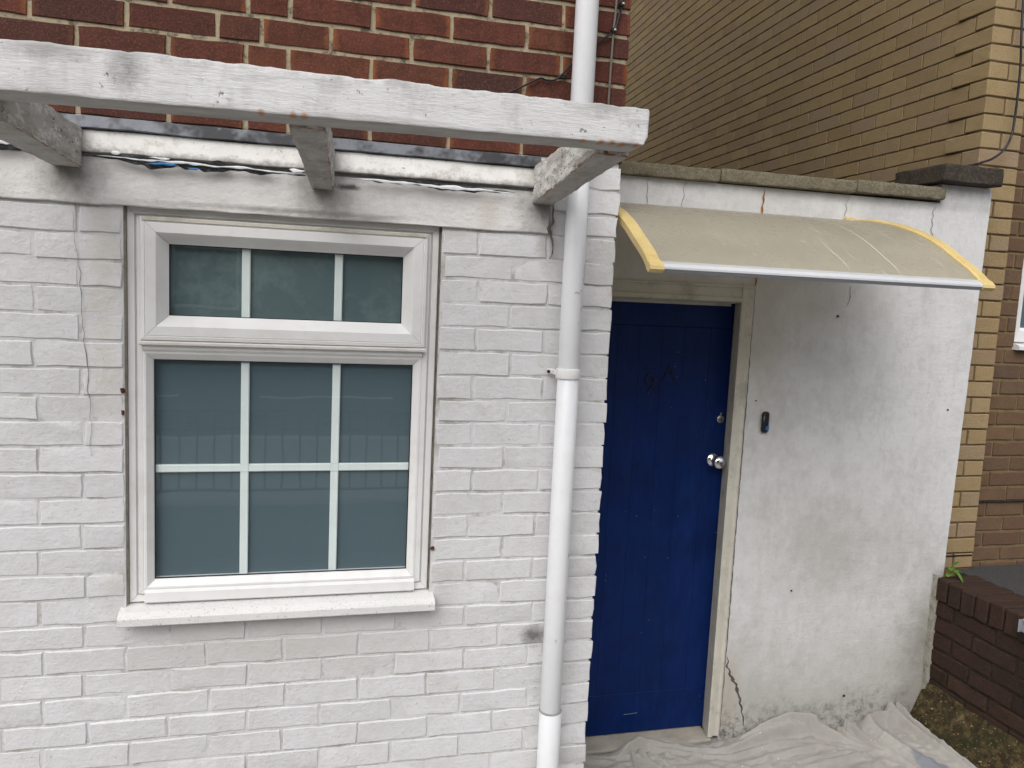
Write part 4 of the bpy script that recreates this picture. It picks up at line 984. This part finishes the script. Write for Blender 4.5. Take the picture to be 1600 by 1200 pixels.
# dirt bank at its foot with grit
def bank(x, y):
    t = max(0, min(1, (x - 3.345) / .085)); return .004 + .19 * t ** 1.25 + .012 * nz((x, y, 0), 22, 3) * (t > .02) + .02 * t * nz((x, y, 0), 6, 4)
v, f = [], []; NXB, NYB = 16, 120
for j in range(NYB + 1):
    for i in range(NXB + 1): x = lerp(3.20, XW - .002, i / NXB); y = lerp(.495, -1.5, j / NYB); v.append((x, y, bank(x, y) if x > 3.25 else .003))
for j in range(NYB):
    for i in range(NXB): p = j * (NXB + 1) + i; f.append((p, p + NXB + 1, p + NXB + 2, p + 1))
o = obj('dirt_bank', mesh('dirt_bank', v, f, MDIRT, smooth=True)); tag(o, 'brown mossy dirt banked against the foot of the dark wall', 'dirt', kind='structure')
gv, gf, gt = [], [], []; rg = random.Random(5)
for q in range(1500):
    x = rg.uniform(3.27, XW - .004); y = rg.uniform(-.7, .485); s = rg.uniform(.0018, .0055) * (1 if rg.random() < .93 else 1.8); z = bank(x, y) + s * .2; b = len(gv); t = rg.random()
    d = [Vector((rg.uniform(.6, 1.3), 0, 0)), Vector((-rg.uniform(.6, 1.3), 0, 0)), Vector((0, rg.uniform(.6, 1.3), 0)), Vector((0, -rg.uniform(.6, 1.3), 0)), Vector((0, 0, rg.uniform(.4, .9))), Vector((0, 0, -.6))]
    Rr = Matrix.Rotation(rg.uniform(0, 6.3), 3, 'Z') @ Matrix.Rotation(rg.uniform(-.6, .6), 3, 'X')
    gv += [Vector((x, y, z)) + Rr @ (e * s) for e in d]; ff = [(0, 2, 4), (2, 1, 4), (1, 3, 4), (3, 0, 4), (2, 0, 5), (1, 2, 5), (3, 1, 5), (0, 3, 5)]
    gf += [tuple(i + b for i in h) for h in ff]; gt += [t] * 8
MGRIT = brick_mat('grit', [(0, (.035, .025, .014)), (.35, (.09, .06, .028)), (.6, (.17, .115, .045)), (.8, (.26, .18, .07)), (1, (.30, .27, .20))], ((.05, .035, .02), .4), ((.3, .22, .1), .2))
o = obj('grit', mesh('grit', gv, gf, MGRIT, tones=gt)); tag(o, 'loose brown grit on the dirt at the foot of the dark wall', 'grit', kind='stuff')
# steel channel at the picture edge
ch = empty('steel_channel', (3.40, -.1, TOP - .05), 'grey galvanised steel channel lying along the top edge of the dark wall', 'steel channel')
MB().cbox(3.375, 3.470, -.75, -.012, TOP - .012 + .010, TOP + .004 + .010, .003).build('flange', MGREY, ch)
MB().cbox(3.375, 3.383, -.75, -.012, TOP - .038, TOP - .003, .002).build('web', MGREY, ch)
MB().cbox(3.362, 3.376, -.016, -.011, TOP - .040, TOP + .012, .001).build('end_lip', MGREY, ch)

# weed in the joint
wd = empty('weed', (3.49, .47, TOP), 'small green weed sprouting between the white wall and the dark wall top', 'weed')
def leaf(base, d, L, wdt, droop):
    base = Vector(base); d = Vector(d).normalized(); s = d.cross(Z3).normalized(); v = []; n = 6
    for i in range(n + 1):
        t = i / n; p = base + d * L * t + Z3 * (-droop * L * t * t); ww = wdt * math.sin(math.pi * min(1, t * .9 + .06)) ** .8 * (1 + .18 * (i % 2)); fold = Z3 * ww * .35
        v += [p - s * ww + fold, p, p + s * ww + fold]
    f = []
    for i in range(n): p = i * 3; f += [(p, p + 1, p + 4, p + 3), (p + 1, p + 2, p + 5, p + 4)]
    return v, f
for b, d, L, ww, dr in (((3.49, .47, TOP + .035), (.35, -1, .05), .055, .011, .9), ((3.485, .475, TOP + .045), (-.5, -.6, .2), .04, .014, .3), ((3.495, .478, TOP + .05), (.5, -.3, .6), .04, .014, .1), ((3.485, .472, TOP + .02), (-.8, -.5, .0), .04, .013, .2), ((3.50, .465, TOP + .03), (.9, -.5, .3), .035, .010, .4)):
    v, f = leaf(b, d, L, ww, dr); obj('leaf', mesh('leaf', v, f, MLEAF, smooth=True), wd)
MB().tube([(3.492, .482, TOP - .005), (3.490, .476, TOP + .03), (3.492, .474, TOP + .052)], .0018, 6).build('stem', MLEAF, wd)

# ================================================================== DUST SHEET
def seg_d(px_, py_, pts):
    best = (9, 0, 0); L = 0
    for a, b in zip(pts, pts[1:]):
        dx, dy = b[0] - a[0], b[1] - a[1]; l2 = dx * dx + dy * dy
        t = max(0, min(1, ((px_ - a[0]) * dx + (py_ - a[1]) * dy) / l2)); ex, ey = px_ - a[0] - dx * t, py_ - a[1] - dy * t
        d = math.hypot(ex, ey); sgn = 1 if dx * ey - dy * ex > 0 else -1
        if d < best[0]: best = (d, sgn, a[2] + (b[2] - a[2]) * t)
    return best
FOLD = [  # (x, y, height) polylines, width towards the camera, width behind
    ([(1.86, .40, .008), (1.95, .465, .040), (2.0, .475, .050), (2.08, .455, .034), (2.20, .41, .022), (2.30, .375, .026), (2.36, .37, .030), (2.46, .40, .042), (2.58, .435, .052), (2.70, .45, .060), (2.82, .44, .040)], .011, .040),
    ([(2.04, .45, .022), (2.15, .40, .020), (2.25, .345, .020), (2.36, .325, .026), (2.50, .36, .024), (2.66, .385, .026), (2.76, .39, .016)], .007, .030),
    ([(2.46, .43, .030), (2.60, .455, .058), (2.72, .462, .074), (2.80, .45, .072), (2.86, .405, .052), (2.91, .345, .034), (2.98, .30, .02), (3.03, .29, .014)], .009, .036),
    ([(2.95, .41, .040), (2.985, .452, .070), (3.0, .43, .062), (3.01, .37, .045), (3.03, .30, .034), (3.06, .23, .028), (3.09, .12, .02), (3.12, 0, .015)], .010, .016),
    ([(3.09, .44, .075), (3.15, .455, .088), (3.20, .458, .086), (3.255, .47, .082), (3.31, .47, .070)], .030, .03),
    ([(3.09, .43, .060), (3.10, .36, .050), (3.13, .26, .040), (3.17, .15, .03), (3.20, 0, .02)], .035, .05),
    ([(3.22, .47, .088), (3.255, .44, .078), (3.275, .36, .058), (3.285, .26, .045), (3.292, .14, .040), (3.295, 0, .034), (3.29, -.2, .03), (3.29, -.5, .03)], .012, .022),
    ([(3.27, .475, .085), (3.305, .45, .066), (3.318, .34, .045), (3.322, .2, .036), (3.32, 0, .03), (3.32, -.4, .03)], .009, .012),
    ([(2.30, .285, .008), (2.45, .285, .022), (2.60, .315, .026), (2.75, .335, .028), (2.86, .315, .012)], .008, .034),
    ([(2.28, .20, .006), (2.42, .185, .018), (2.56, .185, .022), (2.72, .215, .026), (2.88, .235, .028), (3.01, .265, .020)], .007, .040),
    ([(2.40, .10, .006), (2.58, .08, .020), (2.74, .11, .022), (2.86, .165, .026), (2.99, .19, .022), (3.06, .16, .012)], .007, .038),
    ([(2.74, -.02, .01), (2.84, .03, .022), (2.93, .09, .024), (3.02, .12, .022), (3.07, .08, .015)], .008, .03),
    ([(2.85, -.08, .01), (2.95, 0, .02), (3.03, .04, .02)], .007, .026),
    ([(1.98, .43, .032), (2.0, .36, .018), (2.05, .25, .012), (2.12, .12, .010), (2.20, -.05, .008)], .008, .020),
    ([(1.945, .43, .024), (1.93, .35, .015), (1.95, .24, .010), (2.0, .05, .008)], .008, .016),
    ([(2.02, .42, .020), (2.07, .33, .014), (2.14, .22, .010), (2.24, .10, .008)], .007, .015),
    ([(2.08, .41, .016), (2.17, .33, .012), (2.26, .25, .008)], .007, .016),
    ([(1.62, .33, .005), (1.78, .35, .011), (1.92, .38, .010)], .006, .02),
    ([(1.62, .25, .004), (1.80, .27, .008), (1.94, .30, .008)], .006, .02),
    ([(2.93, .43, .045), (2.955, .37, .034), (2.99, .31, .02)], .007, .016),
    ([(3.03, .40, .045), (3.05, .33, .034), (3.10, .22, .022)], .006, .014),
    ([(2.62, .25, .016), (2.78, .27, .020), (2.92, .28, .018)], .006, .020)]
def sheet_h(x, y):
    h = .006 + .004 * nz((x, y, 0), 9, 2) + .0022 * nz((x, y, 0), 30, 3)
    wx = x + .05 * nz((x, y, 0), 6, 21); wy = y + .05 * nz((x, y, 0), 6, 22)
    h += .013 * max(0, 1 - 3.2 * abs(nz((wx * .55, wy * 1.5, 0), 9, 23))) ** 1.5 + .006 * max(0, 1 - 3.0 * abs(nz((wx * .7, wy * 1.4, 0), 19, 24))) ** 1.4
    for pts, wf, wbk in FOLD:
        d, sg, hh = seg_d(x, y, pts)
        if d < .16:
            w_ = wbk if sg > 0 else wf; p_ = (1.15 if x < 2.9 else .88) * hh * math.exp(-(d / w_) ** 1.6); h = max(h, p_ + h * .5) if p_ > .004 else h + p_ * .4
    return h + .0014 * nz((x, y, 1), 60, 5)
NXC, NYC = 420, 190
def ybk(x):      # where the cloth ends towards the wall
    e = [(1.58, .46), (1.86, .455), (1.95, .492), (2.3, .45), (2.45, .47), (2.6, .492), (2.82, .492), (2.90, .44), (2.99, .455), (3.02, .492), (3.36, .492)]
    for (a, p), (b, q) in zip(e, e[1:]):
        if a <= x <= b: return lerp(p, q, (x - a) / (b - a))
    return .45
def xrt(y): return 3.352 - .03 * max(0, .45 - y) + .008 * nz((y, 0, 0), 7, 1)
v, f = [], []
for j in range(NYC + 1):
    t = j / NYC; t = t ** 1.7
    for i in range(NXC + 1):
        s = i / NXC; x = lerp(1.585, 3.352, s); yk = ybk(x); y = lerp(yk, -1.3, t)
        if s > .8: x = lerp(x, lerp(1.585, xrt(y), s), (s - .8) / .2)
        z = sheet_h(x, y)
        ed = min(1, (1 - s) * NXC / 5); z = z * (.25 + .75 * math.sin(ed * math.pi / 2)) + (bank(x, y) if x > 3.3 else 0) * 1.0
        v.append((x, y, z + .003))
for j in range(NYC):
    for i in range(NXC): p = j * (NXC + 1) + i; f.append((p, p + NXC + 1, p + NXC + 2, p + 1))
o = obj('dust_sheet', mesh('dust_sheet', v, f, MCLOTH, smooth=True)); tag(o, 'crumpled beige cotton dust sheet with paint spots on the ground by the door', 'dust sheet')
sm = o.modifiers.new('thickness', 'SOLIDIFY'); sm.thickness = .002; sm.offset = -1

# ================================================================== BEHIND THE PHOTOGRAPHER (seen in the window glass)
rl = empty('street_railing', (.5, -3.2, .35), 'black iron street railing with cross ornaments mirrored in the window', 'railing')
RY = -3.25
MB().box(-4, 5, RY - .012, RY + .012, .985, 1.0).build('top_rail', MRAIL, rl); MB().box(-4, 5, RY - .012, RY + .012, .86, .872).build('middle_rail', MRAIL, rl); MB().box(-4, 5, RY - .012, RY + .012, .42, .435).build('bottom_rail', MRAIL, rl)
bar_me = MB().cbox(-.006, .006, -.006, .006, 0, .552, .002); first = bar_me.build('bar', MRAIL, rl, (0, 0, 0)); first.location = Vector((-3.9, RY, .435)) - WL[rl]
for i in range(1, 70):
    q = first.copy(); COL.objects.link(q); q.parent = rl; q.location = Vector((-3.9 + .115 * i, RY, .435)) - WL[rl]
om = MB()
for a in range(4):
    ang = math.pi / 4 + a * math.pi / 2; d = Vector((math.cos(ang), 0, math.sin(ang))); n_ = Vector((-d.z, 0, d.x))
    om.add([Vector((0, e, 0)) + w1 * d + w2 * n_ for e in (-.008, .008) for w1, w2 in ((.008, -.006), (.055, -.028), (.055, .028), (.008, .006))], [(0, 1, 2, 3), (7, 6, 5, 4), (0, 4, 5, 1), (1, 5, 6, 2), (2, 6, 7, 3), (3, 7, 4, 0)])
of = om.build('cross_ornament', MRAIL, rl); of.location = Vector((-3.35, RY, .93)) - WL[rl]
for i in range(1, 16):
    q = of.copy(); COL.objects.link(q); q.parent = rl; q.location = Vector((-3.35 + .46 * i, RY, .93)) - WL[rl]
for x in (-4, -1, 2, 5): MB().cbox(x - .025, x + .025, RY - .025, RY + .025, .35, 1.06, .004).build('post', MRAIL, rl)
rw = MB().box(-8, 3.4, -3.2, -3.121, 0, .352).build('yard_retaining_wall', MPAV); rw['kind'] = 'structure'
for hx, mt, lab in ((-7.5, MRED, 'red brick terraced house across the street, mirrored dimly in the window'), (1.5, MBRO, 'brown brick terraced house opposite the yellow building, across the street')):
    op = empty('terraced_house', (hx, -16, .34), lab, 'house')
    MB().box(hx - 4.5, hx + 4.45, -22, -16, .34, 6.2).build('wall', mt, op)
    MB().prism([(-15.7, 6.2), (-22.3, 6.2), (-19, 9.0)], 'x', hx - 4.5, hx + 4.45).build('roof', MROOF, op)
    for wx in (-3, 0, 3):
        for wz in (1.2, 3.9):
            if wz < 2 and wx == 0:
                MB().box(hx - .5, hx + .5, -16.02, -15.97, .34, 2.4).build('door', MDOOR, op); continue
            wo = MB(); mitre(wo, hx + wx - .7, hx + wx + .7, wz - G, wz + 1.4 - G, [(0, -16.02), (0, -15.95), (.07, -15.95), (.07, -16.02)]); wq = wo.build('window', MUPVC, op)
            MB().box(hx + wx - .63, hx + wx + .63, -16.01, -15.985, wz + .07, wz + 1.33).build('pane', MGASK, wq)
